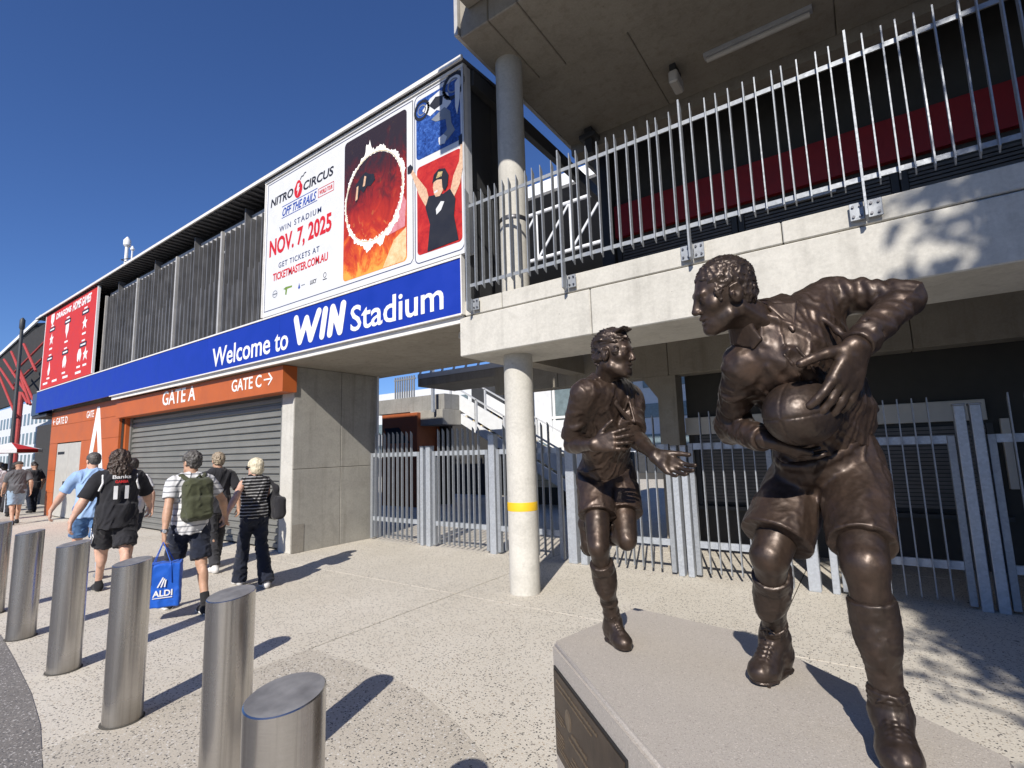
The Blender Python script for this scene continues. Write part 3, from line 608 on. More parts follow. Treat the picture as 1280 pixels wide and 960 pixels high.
for x in (-4.3, -.2, 3.4): T(MB().box((x, 5.61, 2.95), (x+.3, 8.0, 3.299)), 'cross_beam', M_soff)
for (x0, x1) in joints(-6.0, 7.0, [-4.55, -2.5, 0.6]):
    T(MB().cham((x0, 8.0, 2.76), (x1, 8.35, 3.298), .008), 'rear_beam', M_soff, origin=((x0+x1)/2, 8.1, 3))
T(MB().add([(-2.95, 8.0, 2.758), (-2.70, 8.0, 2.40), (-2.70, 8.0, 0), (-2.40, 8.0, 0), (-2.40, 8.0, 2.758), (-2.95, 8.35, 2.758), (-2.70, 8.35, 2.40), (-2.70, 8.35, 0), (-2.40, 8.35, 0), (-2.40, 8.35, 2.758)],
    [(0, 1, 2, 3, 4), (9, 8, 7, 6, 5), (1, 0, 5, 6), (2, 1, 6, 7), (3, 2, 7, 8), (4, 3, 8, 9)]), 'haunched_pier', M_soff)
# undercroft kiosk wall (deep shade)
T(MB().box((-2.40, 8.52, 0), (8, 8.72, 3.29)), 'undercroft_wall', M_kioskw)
T(MB().box((7.0, 4.9, 0), (7.2, 8.5, 2.79)), 'undercroft_end', M_void)
# columns
for nm, z0_, z1_ in (('column', 0, 2.80), ('column', 3.44, 6.76)):
    c = empty('concrete_column', (-3.42, 5.05, z0_), 'round concrete column with a yellow tape band carrying the balcony beam' if z0_ == 0 else 'round concrete column rising behind the balcony fence to the ceiling', 'column')
    MB().lathe((-3.42, 5.05, z0_), [(.178, 0), (.178, z1_-z0_)], 48).build('shaft', M_conc, c, smooth=True)
    if z0_ == 0: MB().lathe((-3.42, 5.05, .935), [(.1795, 0), (.1805, .004), (.1805, .096), (.1795, .10)], 48).build('tape_band', M_yellow, c, smooth=True)
    else: MB().lathe((-3.42, 5.05, 4.50), [(.180, 0), (.186, .01), (.186, .05), (.180, .06)], 48).build('strap', M_bolt, c, smooth=True)
# canopy over the terrace
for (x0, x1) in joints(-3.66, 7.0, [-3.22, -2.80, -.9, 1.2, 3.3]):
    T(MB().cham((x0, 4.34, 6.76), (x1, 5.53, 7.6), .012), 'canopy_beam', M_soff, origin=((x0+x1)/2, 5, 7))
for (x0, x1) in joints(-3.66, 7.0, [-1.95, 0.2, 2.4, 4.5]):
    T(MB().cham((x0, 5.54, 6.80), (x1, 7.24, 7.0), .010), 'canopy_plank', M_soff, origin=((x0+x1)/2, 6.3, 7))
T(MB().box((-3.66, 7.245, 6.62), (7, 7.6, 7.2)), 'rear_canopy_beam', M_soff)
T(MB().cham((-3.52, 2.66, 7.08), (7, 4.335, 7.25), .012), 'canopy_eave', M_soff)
T(MB().cham((-3.54, 2.55, 7.06), (7, 2.655, 8.1), .012), 'canopy_fascia', M_conc2)
T(MB().box((-3.72, 4.30, 6.80), (-3.665, 9.4, 7.35)), 'canopy_flashing', M_louvl)
T(MB().box((-3.60, 4.3, 7.605), (7, 9.4, 7.7)), 'canopy_roof', M_roof)
# upper kiosk
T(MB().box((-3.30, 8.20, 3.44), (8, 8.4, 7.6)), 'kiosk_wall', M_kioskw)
T(MB().box((-3.30, 8.10, 5.33), (8, 8.195, 5.92)), 'red_fascia', M_red)
T(MB().box((-3.55, 8.05, 3.44), (-3.32, 8.4, 7.2)), 'kiosk_pier', M_dark)
# kiosk shutters: perforated slats
ks = MB().box((-.9, -.008, -.018), (.9, .008, .018)).mesh('shutter_slat', M_kshut)
for i, x in enumerate((-2.3, -.3, 1.7, 3.7)):
    s_ = empty('kiosk_shutter', (x, 8.15, 3.45), ['slatted dark kiosk shutter behind the leftmost balcony pickets', 'slatted dark kiosk shutter in the middle of the balcony wall', 'slatted dark kiosk shutter at the right of the balcony wall', 'slatted dark kiosk shutter beyond the right edge of the balcony'][i], 'shutter', 'upper kiosk shutters')
    for k in range(30): inst('slat', ks, (x, 8.15, 3.55+k*.054), s_)
    for dx in (-.95, .95): MB().box((x+dx-.04, 8.12, 3.45), (x+dx+.04, 8.19, 5.19)).build('guide', M_dark, s_)
T(MB().bar((-.9, 8.09, 5.12), (.0, 8.09, 5.12), .05, .05), 'counter_edge', M_ltgrey)
# ceiling lamps
for x0, x1, z, lab in ((-1.27, -.02, 6.80, 'long fluorescent batten lamp on the canopy ceiling'),):
    f = empty('batten_lamp', (-.65, 6.55, z), lab, 'lamp')
    MB().box((x0, 6.49, z-.05), (x1, 6.60, z-.002)).build('tray', M_ltgrey, f)
    MB().tube((x0+.03, 6.545, z-.085), (x1-.03, 6.545, z-.085), .035).build('tube_cover', M_lamp, f, smooth=True)
f = empty('bulkhead_lamp', (-1.66, 6.55, 6.8), 'small rectangular bulkhead lamp hanging from the canopy ceiling', 'lamp')
MB().box((-1.70, 6.42, 6.70), (-1.62, 6.70, 6.798)).build('bracket', M_dark, f)
MB().cham((-1.72, 6.40, 6.52), (-1.60, 6.72, 6.70), .02).build('housing', M_lamp, f)
f = empty('corner_lamp', (-3.2, 7.0, 6.7), 'dark lamp bracket at the far canopy corner', 'lamp')
MB().box((-3.26, 6.95, 6.35), (-3.14, 7.07, 6.795)).build('bracket', M_dark, f); MB().cham((-3.34, 6.90, 6.60), (-3.06, 7.12, 6.68), .01).build('housing', M_dark, f)
f = empty('bracket_lamp', (-4.6, 5.15, 3.22), 'small pale strip lamp under the slab beside the beam end', 'lamp')
MB().cham((-4.30, 4.95, 3.13), (-4.0, 5.07, 3.228), .01).build('housing', M_lamp, f)
# ------------------------------------------------------------------ balcony fence
YP = 4.53
bf = empty('balcony_fence', (-1, YP, 3.3), 'galvanised picket fence standing along the balcony edge', 'fence')
def blade(z0, z1, th=.010, dp=.05, cut=.06):
    h = dp/2; return MB().poly_yz([(-h, z0+cut*.5), (h, z0), (h, z1-cut), (-h, z1)], -th/2, th/2)
pk = blade(3.56, 4.80).mesh('picket', M_galv)
postm = blade(3.30, 4.87, .016, .07, .05).mesh('post', M_galv)
for k in range(6):
    x = -3.76+1.311*k
    inst('post', postm, (x, YP, 0), bf)
    for s_ in ((1,) if k < 2 else (-1, 1)):
        br = MB().cham((x+s_*.012 if s_ > 0 else x-.105, YP+.062, 3.335), (x+.105 if s_ > 0 else x-.012, YP+.074, 3.475), .003).build('bracket', M_galv, bf)
        for bx in (.035, .082):
            for bz in (3.365, 3.445): MB().tube((x+s_*bx, YP+.05, bz), (x+s_*bx, YP+.064, bz), .010, n=8).build('bolt', M_bolt, br)
    MB().box((x-.008, YP+.036, 3.33), (x+.008, YP+.063, 3.48)).build('bracket_fin', M_galvd, bf)
    if k < 5:
        for j in range(1, 12):
            o = inst('picket', pk, (x+1.311*j/12, YP+.012, random.uniform(-.004, .004)), bf); o.rotation_euler = (0, math.radians(random.uniform(-.25, .25)), math.radians(random.uniform(-3, 3)))
for z in (3.64, 4.66): MB().box((-3.80, YP+.026, z-.02), (2.85, YP+.034, z+.02)).build('rail', M_galv, bf)
# ------------------------------------------------------------------ ground-level gates
YG = 6.65
gp = blade(.055, 2.05, .012, .05, .05).mesh('picket', M_galv)
def gate(x0, x1, label, rails=(.40, 1.62), group='picket gates across the undercroft'):
    gt = empty('picket_gate', ((x0+x1)/2, YG, 0), label, 'gate', group)
    for x in (x0+.03, x1-.03): MB().cham((x-.03, YG-.035, .03), (x+.03, YG+.035, 1.66), .003).build('stile', M_galv, gt)
    for z in rails: MB().box((x0+.062, YG-.02, z-.04), (x1-.062, YG+.02, z+.04)).build('rail', M_galvd, gt)
    n = max(2, int(round((x1-x0-.12)/.118))); st = (x1-x0-.12)/n
    for k in range(1, n):
        o = inst('picket', gp, (x0+.06+st*k, YG-.048, random.uniform(-.003, .003)), gt); o.rotation_euler.z = math.radians(random.uniform(-2, 2))
    return gt
def gpost(x, w, label, h=1.9):
    p_ = empty('gate_post', (x, YG, 0), label, 'post', 'steel gate posts')
    MB().cham((x-w/2, YG-.06, 0), (x+w/2, YG+.06, h), .005).build('shaft', M_galvd, p_)
    MB().cham((x-w/2-.005, YG-.065, h), (x+w/2+.005, YG+.065, h+.02), .004).build('cap', M_galv, p_)
gate(-8.09, -6.74, 'galvanised picket gate against the concrete side wall')
gpost(-6.66, .07, 'steel gate post nearer the concrete side wall of the pair', 1.74); gpost(-6.50, .10, 'bright steel gate post right of the first gate leaf', 1.74)
gate(-6.41, -5.15, 'galvanised picket gate just left of the round column')
gpost(-5.06, .12, 'steel gate post seen just left of the round column')
gate(-4.98, -3.78, 'galvanised picket gate partly hidden behind the round column')
gpost(-3.62, .14, 'shaded steel gate post right of the round column'); gpost(-3.44, .10, 'bright steel gate post behind the raised boot of the boy statue')
gate(-3.36, -2.14, 'galvanised picket gate behind the running boy statue')
gpost(-2.07, .075, 'left post of the pair below the boy statue outstretched hand', 1.62); gpost(-1.95, .075, 'right post of the pair below the boy statue outstretched hand', 1.62)
gate(-1.89, -.93, 'galvanised picket gate between the boy statue and the ball carrier')
gpost(-.86, .07, 'left of three steel posts seen between the ball carrier legs', 1.5); gpost(-.62, .12, 'middle and widest of three steel posts between the ball carrier legs', 1.5); gpost(-.42, .07, 'right of three steel posts seen between the ball carrier legs', 1.5)
gate(-.36, .72, 'shaded picket gate just right of the ball carrier knees')
gpost(.78, .085, 'left post of the dark pair at the far right', 1.95); gpost(.90, .085, 'right post of the dark pair at the far right', 1.95)
gate(.96, 2.4, 'shaded picket gate at the right edge of the picture')
gate(2.45, 4.2, 'shaded picket gate beyond the right edge')
# undercroft kiosk shutters and signs
us = MB().box((-.62, -.01, -.02), (.62, .006, .02)).mesh('slat', M_kshut)
for x, lab in ((-1.60, 'dark roller hatch with fine slats behind the gates left of the ball carrier'), (.60, 'dark roller hatch with fine slats behind the gates right of the ball carrier')):
    h_ = empty('serving_hatch', (x, 8.49, .7), lab, 'shutter', 'undercroft serving hatches')
    MB().box((x-.68, 8.488, .70), (x+.68, 8.518, 1.80)).build('recess', M_black, h_)
    for k in range(21): inst('slat', us, (x, 8.475, .76+k*.05), h_)
    for dx in (-.66, .66): MB().box((x+dx-.03, 8.455, .68), (x+dx+.03, 8.487, 1.80)).build('frame', M_dark, h_)
    MB().box((x-.75, 8.40, .62), (x+.75, 8.516, .675)).build('counter', M_dark, h_)
sgn = MB().cham((-2.42, 8.44, 1.80), (-.95, 8.515, 2.08), .006).build('blank_fascia_board', M_lamp, label='long pale blank board over the left serving hatch', cat='board')
sgn = MB().cham((-.10, 8.44, 1.84), (1.25, 8.515, 2.10), .006).build('blank_fascia_board', M_lamp, label='long pale blank board over the right serving hatch', cat='board')
MB().box((-.28, 8.44, 1.85), (.02, 8.439, 2.08)) 
st_ = MB().cham((1.36, 8.43, 1.0), (1.44, 8.51, 1.85), .004).build('wall_panel_strip', M_lamp, label='narrow pale strip on the dark wall at far right', cat='panel')
nb = MB().cham((1.75, 8.49, 1.78), (1.95, 8.515, 1.90), .003).build('notice_plate', M_lamp, label='small pale notice plate on the dark wall at far right', cat='plate')
nb = MB().cham((-2.62+.06, 8.49, 1.30), (-2.42, 8.515, 1.45), .003).build('switch_plate', M_lamp, label='small pale switch plate beside the left serving hatch', cat='plate')
# ------------------------------------------------------------------ bollards
for i, (x, y) in enumerate([(-8.22, 1.44), (-6.83, 1.42), (-5.46, 1.41), (-4.08, 1.37), (-2.64, 1.31), (-1.41, .86)]):
    lab = ['stainless bollard cut off by the left edge of the picture', 'brushed steel bollard below the man in grey tee shirt', 'brushed steel bollard in front of the man in light blue shirt',
           'brushed steel bollard left of the blue shopping bag', 'tall brushed steel bollard right of the blue shopping bag, cut off at the bottom', 'nearest and largest steel bollard, its slanted top seen from above'][i]
    b_ = empty('steel_bollard', (x, y, 0), lab, 'bollard', 'slant-topped steel bollards')
    r = .108; n = 64; v = []; sl_ = Vector((-.05, 1.0)).normalized()
    for zf, rr in ((0, r), (1, r), (2, r-.004)):
        for k in range(n):
            t = 2*math.pi*k/n; cx_, cy_ = math.cos(t), math.sin(t); tilt = (cx_*sl_.x+cy_*sl_.y)*rr*.14
            z = 0 if zf == 0 else (.985+tilt if zf == 1 else .988+tilt); v.append((x+cx_*rr, y+cy_*rr, z))
    m = MB().add(v, [(a*n+k, a*n+(k+1) % n, (a+1)*n+(k+1) % n, (a+1)*n+k) for a in range(2) for k in range(n)]); m.build('shaft', M_steel, b_, smooth=True)
    MB().add(v[2*n:], [tuple(range(n))]).build('cap', M_cap, b_)
    MB().lathe((x, y, 0), [(r+.012, .004), (r+.012, .007), (r+.002, .009)], 48).build('base_seal', M_joint, b_)
# ------------------------------------------------------------------ plinth
ZP = .72
pl = empty('statue_plinth', (-.5, 2.1, 0), 'low grey-brown stone plinth with a bronze plaque under the two statues', 'plinth')
Apt = lambda: None
PP = [(-1.350, 2.208), (-1.205, 2.905), (-.585, 2.797), (.265, 2.115), (.20, 1.30), (-.05, 1.055)]
bm = bmesh.new(); bot = [bm.verts.new((x, y, 0)) for x, y in PP]; top = [bm.verts.new((x, y, ZP)) for x, y in PP]
bm.faces.new(top); bm.faces.new(bot[::-1])
for i in range(6): bm.faces.new((bot[i], bot[(i+1) % 6], top[(i+1) % 6], top[i]))
bmesh.ops.recalc_face_normals(bm, faces=bm.faces)
ed = [e for e in bm.edges if all(v.co.z > ZP-.01 for v in e.verts)]+[e for e in bm.edges if abs(e.verts[0].co.z-e.verts[1].co.z) > .1]
bmesh.ops.bevel(bm, geom=ed, offset=.018, segments=3, affect='EDGES')
bm.verts.index_update(); m = MB().add([v.co[:] for v in bm.verts], [[v.index for v in f.verts] for f in bm.faces]); bm.free()
m.build('block', M_plinth, pl, smooth=True)
# bronze plaque on the front-left face
A_ = Vector((PP[0][0], PP[0][1], 0)); E_ = Vector((PP[5][0], PP[5][1], 0)); dv = (E_-A_).normalized(); nv = Vector((dv.y, -dv.x, 0)).normalized()
if nv.dot(Vector((-1, -1, 0))) < 0: nv = -nv
def facept(s, z, off): p = A_+dv*s+nv*off; return (p.x, p.y, z)
def facebox(s0, s1, z0, z1, o0, o1):
    m = MB(); c = [facept(s, z, o) for o in (o0, o1) for s, z in ((s0, z0), (s1, z0), (s1, z1), (s0, z1))]
    return m.add(c, [(0, 3, 2, 1), (4, 5, 6, 7), (0, 1, 5, 4), (1, 2, 6, 5), (2, 3, 7, 6), (3, 0, 4, 7)])
pq = facebox(.05, .80, .25, .615, .001, .012).build('plaque', M_plaque, pl)
facebox(.04, .81, .24, .625, -.002, .008).build('plaque_border', M_black, pl)
M_relief = bronze('plaque_relief', (.13, .10, .07), (.24, .18, .12), .4)
rl = MB(); rn = random.Random(9)
for z, s0, s1, hh in ((.575, .08, .36, .012), (.552, .08, .33, .009), (.43, .19, .29, .016), (.40, .17, .31, .014), (.34, .19, .28, .010), (.32, .18, .29, .010), (.44, .07, .13, .008), (.425, .07, .14, .008), (.41, .07, .12, .008), (.36, .07, .12, .008), (.345, .07, .13, .008), (.33, .07, .13, .008), (.315, .07, .12, .008), (.30, .07, .4, .008), (.285, .07, .4, .008)):
    s0, s1 = s0*1.72-.05, s1*1.72-.05; s = s0
    while s < s1:
        w_ = rn.uniform(.005, .012); rl.add(facebox(s, s+w_, z, z+hh*rn.uniform(.6, 1), .012, .0145).v, [(0, 3, 2, 1), (4, 5, 6, 7), (0, 1, 5, 4), (1, 2, 6, 5), (2, 3, 7, 6), (3, 0, 4, 7)]); s += w_+.0035
rl.build('raised_text', M_relief, pq, kind='stuff')
for s, z, r_ in ((.24, .475, .040), (.70, .49, .045)):
    m = MB(); c = Vector(facept(s, z, .012)); u_ = dv
    pts = [c+u_*math.cos(t*.3927)*r_+Vector((0, 0, 1))*math.sin(t*.3927)*r_*1.1 for t in range(16)]
    ins = [c+(p-c)*.75+nv*.004 for p in pts]; m.add(pts+ins+[c+nv*.003], [(k, (k+1) % 16, 16+(k+1) % 16, 16+k) for k in range(16)]+[(16+k, 16+(k+1) % 16, 32) for k in range(16)])
    m.build('crest', M_relief, pq)
# ------------------------------------------------------------------ concourse behind the gates
M_stairw = plain('stair_white', (.66, .68, .70), .5, 0, .06); M_nos = plain('yellow_nosing', (.55, .36, .03), .6); M_teal = plain('teal_glass', (.16, .21, .23), .2, 0, .2)
M_woodg = concrete('boardmarked_concrete', (.20, .20, .19), (.33, .325, .31), streak=.6)
M_cream = plain('cream_block', (.62, .55, .40), .8, 0, .1)
ok = empty('orange_kiosk', (-12, 11, 0), 'orange and rust panelled kiosk seen above the left gate', 'kiosk')
MB().cham((-12.9, 11.0, 0), (-11.28, 12.4, 2.88), .01).build('wall', M_orange2, ok)
MB().add([(-12.75, 10.985, 2.45), (-12.1, 10.985, 2.45), (-11.6, 10.985, 1.95), (-12.6, 10.985, 1.95), (-12.75, 10.999, 2.45), (-12.1, 10.999, 2.45), (-11.6, 10.999, 1.95), (-12.6, 10.999, 1.95)], [(0, 1, 2, 3), (0, 4, 5, 1), (1, 5, 6, 2), (2, 6, 7, 3), (3, 7, 4, 0)]).build('window', M_glass, ok)
MB().box((-13.0, 9.0, 2.78), (-12.3, 9.05, 4.2)).build('end_board', M_orange2, ok)
up = empty('upper_landing', (-11.7, 11.5, 0), 'boarded concrete landing with picket rail above the orange kiosk', 'landing')
MB().cham((-13.6, 11.3, 2.94), (-10.42, 12.0, 3.42), .01).build('parapet', M_woodg, up)
MB().cham((-11.75, 11.15, 2.46), (-10.36, 12.0, 2.93), .01).build('planter', M_conc2, up)
MB().box((-13.6, 12.0, 0), (-10.9, 12.2, 3.3)).build('back_wall', M_void, up)
pkm = MB().box((-.02, -.02, 0), (.02, .02, .72)).mesh('picket', M_galv)
for k in range(9): inst('picket', pkm, (-12.7+.11*k, 11.4, 3.42), up)
MB().box((-12.75, 11.38, 4.02), (-11.75, 11.42, 4.06)).build('rail', M_galv, up)
MB().bar((-10.6, 11.0, 2.84), (-10.6, 11.0, 4.4), .08, .08).build('post', M_galvd, up)
st = empty('white_staircase', (-9, 12.3, 0), 'white steel staircase with handrails behind the gates', 'staircase')
def quadbar(a, b, h, w_, name, mat): 
    m = MB(); (xa, ya, za), (xb, yb_, zb) = a, b
    m.add([(xa, ya, za), (xb, yb_, zb), (xb, yb_, zb+h), (xa, ya, za+h), (xa, ya+w_, za), (xb, yb_+w_, zb), (xb, yb_+w_, zb+h), (xa, ya+w_, za+h)], [(0, 1, 2, 3), (7, 6, 5, 4), (0, 4, 5, 1), (3, 2, 6, 7), (1, 5, 6, 2), (0, 3, 7, 4)])
    return m.build(name, mat, st)
slope = lambda x: 2.77+(x+10.84)*-.553
for y in (12.0, 13.8):
    quadbar((-10.84, y, slope(-10.84)), (-6.0, y, slope(-6.0)), .30, .06, 'stringer', M_stairw)
    for x0 in (-10.8, -9.75, -8.7, -7.65):
        quadbar((x0+.06, y+.01, slope(x0)+.36), (x0+.98, y+.01, slope(x0+.92)+.36), .50, .02, 'balustrade_panel', M_stairw)
        MB().box((x0-.03, y-.01, slope(x0)), (x0+.03, y+.05, slope(x0)+1.05)).build('baluster', M_ltgrey, st)
    quadbar((-11.0, y-.01, slope(-11.0)+1.02), (-6.0, y-.01, slope(-6.0)+1.02), .05, .05, 'handrail', M_ltgrey)
for k in range(16):
    x = -10.8+.3*k; z = slope(x)+.16
    MB().box((x, 12.08, z-.04), (x+.32, 13.78, z)).build('tread', M_cream, st); MB().box((x+.26, 12.08, z+.001), (x+.32, 13.78, z+.012)).build('nosing', M_nos, st)
MB().box((-11.9, 14.4, 2.7), (-10.45, 15.5, 4.3)).build('doorway_block', M_dark, st)
MB().box((-14.5, 15.0, 0), (-10.9, 15.2, 2.69)).build('back_panel', M_void, st)
wb = empty('white_service_block', (-8.0, 14.2, 0), 'white concourse block with pipes behind the round column', 'building')
MB().box((-9.0, 14.2, 1.9), (-8.35, 15, 3.6)).build('wall', M_stairw, wb); MB().box((-8.34, 14.25, 1.4), (-6.2, 15, 3.6)).build('glazing', M_teal, wb); MB().box((-8.34, 14.21, 1.4), (-6.2, 14.248, 2.55)).build('panel', M_stairw, wb)
for x in (-8.3, -7.6, -6.9): MB().box((x, 14.2, 1.4), (x+.08, 14.24, 3.6)).build('mullion', M_white, wb)
MB().box((-8.34, 14.19, 2.6), (-6.2, 14.23, 2.68)).build('transom', M_white, wb)
cb = empty('cream_block_wall', (-7.6, 13, 0), 'low cream block wall seen through the pickets', 'wall')
for r_ in range(5):
    for k in range(8): MB().cham((-8.6+k*.4+.006+(.2 if r_ % 2 else 0), 13.0, .5+r_*.2+.006), (-8.2+k*.4-.006+(.2 if r_ % 2 else 0), 13.2, .7+r_*.2-.006), .005).build('block', M_cream, cb)
MB().box((-8.55, 13.03, 0), (-5.2, 13.19, 1.49)).build('core', M_joint, cb)
# second stand far behind: white steel frame, facade, seating mass
fs = empty('far_stand', (-10, 40, 0), 'distant white stand with open steel truss beyond the concourse', 'stand')
MB().box((-60, 42, 0), (30, 44, 9)).build('facade', M_stairw, fs)
rn = random.Random(21); wnd = MB().box((-.9, -.05, -.6), (.9, .05, .6)).mesh('window', M_teal)
for i in range(30):
    for j in range(3): inst('window', wnd, (-55+i*2.7, 41.96, 2+j*2.6), fs)
MB().box((-60, 30, 0), (30, 42, 1.1)).build('terrace', M_dark, fs)
for i in range(14):
    x = -30+i*2.2
    MB().tube((x, 24, 12.6), (x+2.2, 24, 15.4), .07, n=6).build('truss_web', M_white, fs); MB().tube((x+2.2, 24, 15.4), (x+2.2, 24, 12.6), .06, n=6).build('truss_web', M_white, fs)
for z in (12.6, 15.4): MB().tube((-30, 24, z), (1, 24, z), .11, n=8).build('truss_chord', M_white, fs)
MB().box((-30, 23.6, 16.3), (1, 23.9, 17.0)).build('roof_edge', M_white, fs)
MB().box((-30, 23.9, 16.4), (1, 41, 16.9)).build('roof', M_roof, fs)
MB().box((-30, 40, 9.0), (1, 40.3, 16.4)).build('rear_wall', plain('stand_beige', (.30, .27, .22), .8), fs)
# overhead bridge slab beyond the first soffit and bright steelwork
ob = empty('link_bridge', (-7.5, 9.3, 3.3), 'grey link bridge with white steel lattice beyond the soffit', 'bridge')
MB().cham((-9.2, 9.0, 3.30), (-6.2, 10.4, 3.5), .01).build('slab', M_soff, ob)
for k in range(8): MB().tube((-9.2+.38*k, 9.05, 3.52), (-9.0+.38*k, 9.05, 4.1), .03, n=6).build('lattice_bar', M_white, ob)
MB().box((-9.2, 9.0, 3.505), (-6.2, 9.1, 3.62)).build('edge_beam', M_stairw, ob)
# ------------------------------------------------------------------ left distance
sd = empty('main_stand', (-46, 12, 0), 'tall stand with red steel struts and pale roof edge at the far left', 'stand')
MB().add([(-52.2, 10, 12.55), (-64.5, 10, 11.3), (-66, 30, 16), (-50, 30, 17), (-52.2, 10, 12.2), (-64.5, 10, 10.95), (-66, 30, 15.6), (-50, 30, 16.6)], [(0, 1, 2, 3), (7, 6, 5, 4), (0, 4, 5, 1), (1, 5, 6, 2), (2, 6, 7, 3), (3, 7, 4, 0)]).build('roof', M_black, sd)
MB().bar((-50.0, 9.9, 12.66), (-64.6, 9.9, 11.2), .12, .28).build('roof_edge', M_white, sd)
MB().poly_xz([(-43.5, 6.4), (-43.5, 11.6), (-50, 11.6), (-72, 9.6), (-72, 6.2)], 9.6, 9.8).build('seating_wall', M_void, sd)
for a, b in (((-44, 9.36), (-40.5, 7.2)), ((-47.2, 9.3), (-40.4, 5.4)), ((-49.1, 9.0), (-42.4, 6.1)), ((-50.1, 8.5), (-45.3, 6.5)), ((-43.2, 6.1), (-41.6, 5.3)), ((-46, 8.6), (-41, 5.2)), ((-52, 9.0), (-44, 4.6))):
    MB().tube((a[0], 8, a[1]), (b[0], 8, b[1]), .075, n=8).build('strut', M_redst, sd)
MB().tube((-44.5, 8.2, 0), (-44.5, 8.2, 6.3), .14, n=10).build('leg', M_redst, sd)
for a, b in (((-40.2, 10.3), (-52, 8.4)), ((-40.2, 9.2), (-52, 7.4))): MB().tube((a[0], 9, a[1]), (b[0], 9, b[1]), .07, n=8).build('cross_tube', M_redst, sd)
tw = empty('white_apartment_block', (-60, 14, 0), 'white rendered block with windows far left below the stand', 'building')
for x0, x1, h_, y in ((-118, -62, 8.6, 15), (-58, -52, 7.4, 13), (-50, -45, 6.4, 12.5)):
    w_ = MB().box((x0, y, 0), (x1, y+4, h_)).build('wall', M_stairw, tw)
    k = x0+.6
    while k < x1-1:
        for z in (1.4, 3.8, 6.0):
            if z < h_-1: MB().box((k, y-.03, z), (k+.8, y+.02, z+1.3)).build('window', M_teal, w_)
        k += 1.6
lp = empty('lamp_pole', (-33.3, 6, 0), 'tall dark lamp pole at the far left against the stand', 'lamp post')
MB().tube((-33.3, 6, 0), (-33.7, 6, 8.3), .09, .07, 10).build('pole', M_dark, lp, smooth=True); MB().lathe((-33.7, 6, 8.25), [(.07, 0), (.11, .1), (.11, .5), (.03, .62)], 12).build('lamp_head', M_dark, lp, smooth=True)
um = empty('market_umbrella', (-24.6, 4.4, 0), 'red and white market umbrella over the far crowd', 'umbrella')
n = 8
for k in range(n):
    t0, t1 = 2*math.pi*k/n, 2*math.pi*(k+1)/n; c = (-24.6, 4.4, 2.42)
    p = [c, (c[0]+0.85*math.cos(t0), c[1]+0.85*math.sin(t0), 2.17), (c[0]+0.85*math.cos(t1), c[1]+0.85*math.sin(t1), 2.17)]
    q = [(x, y, z-.02) for x, y, z in p]; v1 = [(p[1][0], p[1][1], 2.05), (p[2][0], p[2][1], 2.05)]
    MB().add(p+q+v1, [(0, 1, 2), (5, 4, 3), (1, 6, 7, 2)]).build('canopy_gore', M_white if k % 4 else M_rban, um)
MB().tube((-24.6, 4.4, 0), (-24.6, 4.4, 2.41), .025, n=8).build('pole', M_ltgrey, um)
for k in range(n): t0 = 2*math.pi*k/n; MB().tube((-24.6, 4.4, 2.38), (-24.6+.82*math.cos(t0), 4.4+.82*math.sin(t0), 2.16), .012, n=5).build('rib', M_ltgrey, um)
an = empty('roof_antenna', (-26.9, 8, 9.9), 'white antenna mast with small whips on the roof edge', 'antenna')
MB().tube((-26.9, 8, 7.0), (-26.9, 8, 11.4), .09, .07, 10).build('mast', M_white, an); MB().lathe((-26.9, 8, 11.4), [(.09, 0), (.15, .08), (.15, .3), (.03, .48)], 12).build('radome', M_white, an, smooth=True)
MB().tube((-26.2, 8, 10.2), (-26.2, 8, 11.1), .035, n=6).build('whip', M_white, an); MB().lathe((-26.2, 8, 11.05), [(.06, 0), (.09, .05), (.03, .2)], 8).build('whip_head', M_white, an)
for z in (10.3, 10.7): MB().path([(-26.9, 8, z), (-26.5, 7.7, z-.1), (-26.2, 8, z)], .02, 5).build('bracket_arm', M_dark, an)
for x in (-27.4, -27.1): MB().path([(x, 8, 10.2), (x-.12, 8, 10.5), (x, 8, 10.7)], .02, 5).build('loop', M_dark, an)
# far-left passage under the blue sign; a near-black wall paints in its shade
ps = empty('side_passage', (-24, 9, 0), 'passage beyond the orange portal, its shade painted as a near-black wall', 'wall')
MB().box((-29.3, 6.0, 0), (-22.0, 6.2, 3.25)).build('wall', M_void, ps)
for x in (-23.1, -22.45): MB().cham((x-.12, 5.2, 0), (x+.12, 5.45, 3.28), .01).build('pier', M_dark, ps)
MB().box((-23.75, 4.7, 3.2), (-22.0, 5.98, 3.29)).build('ceiling', M_dark, ps)
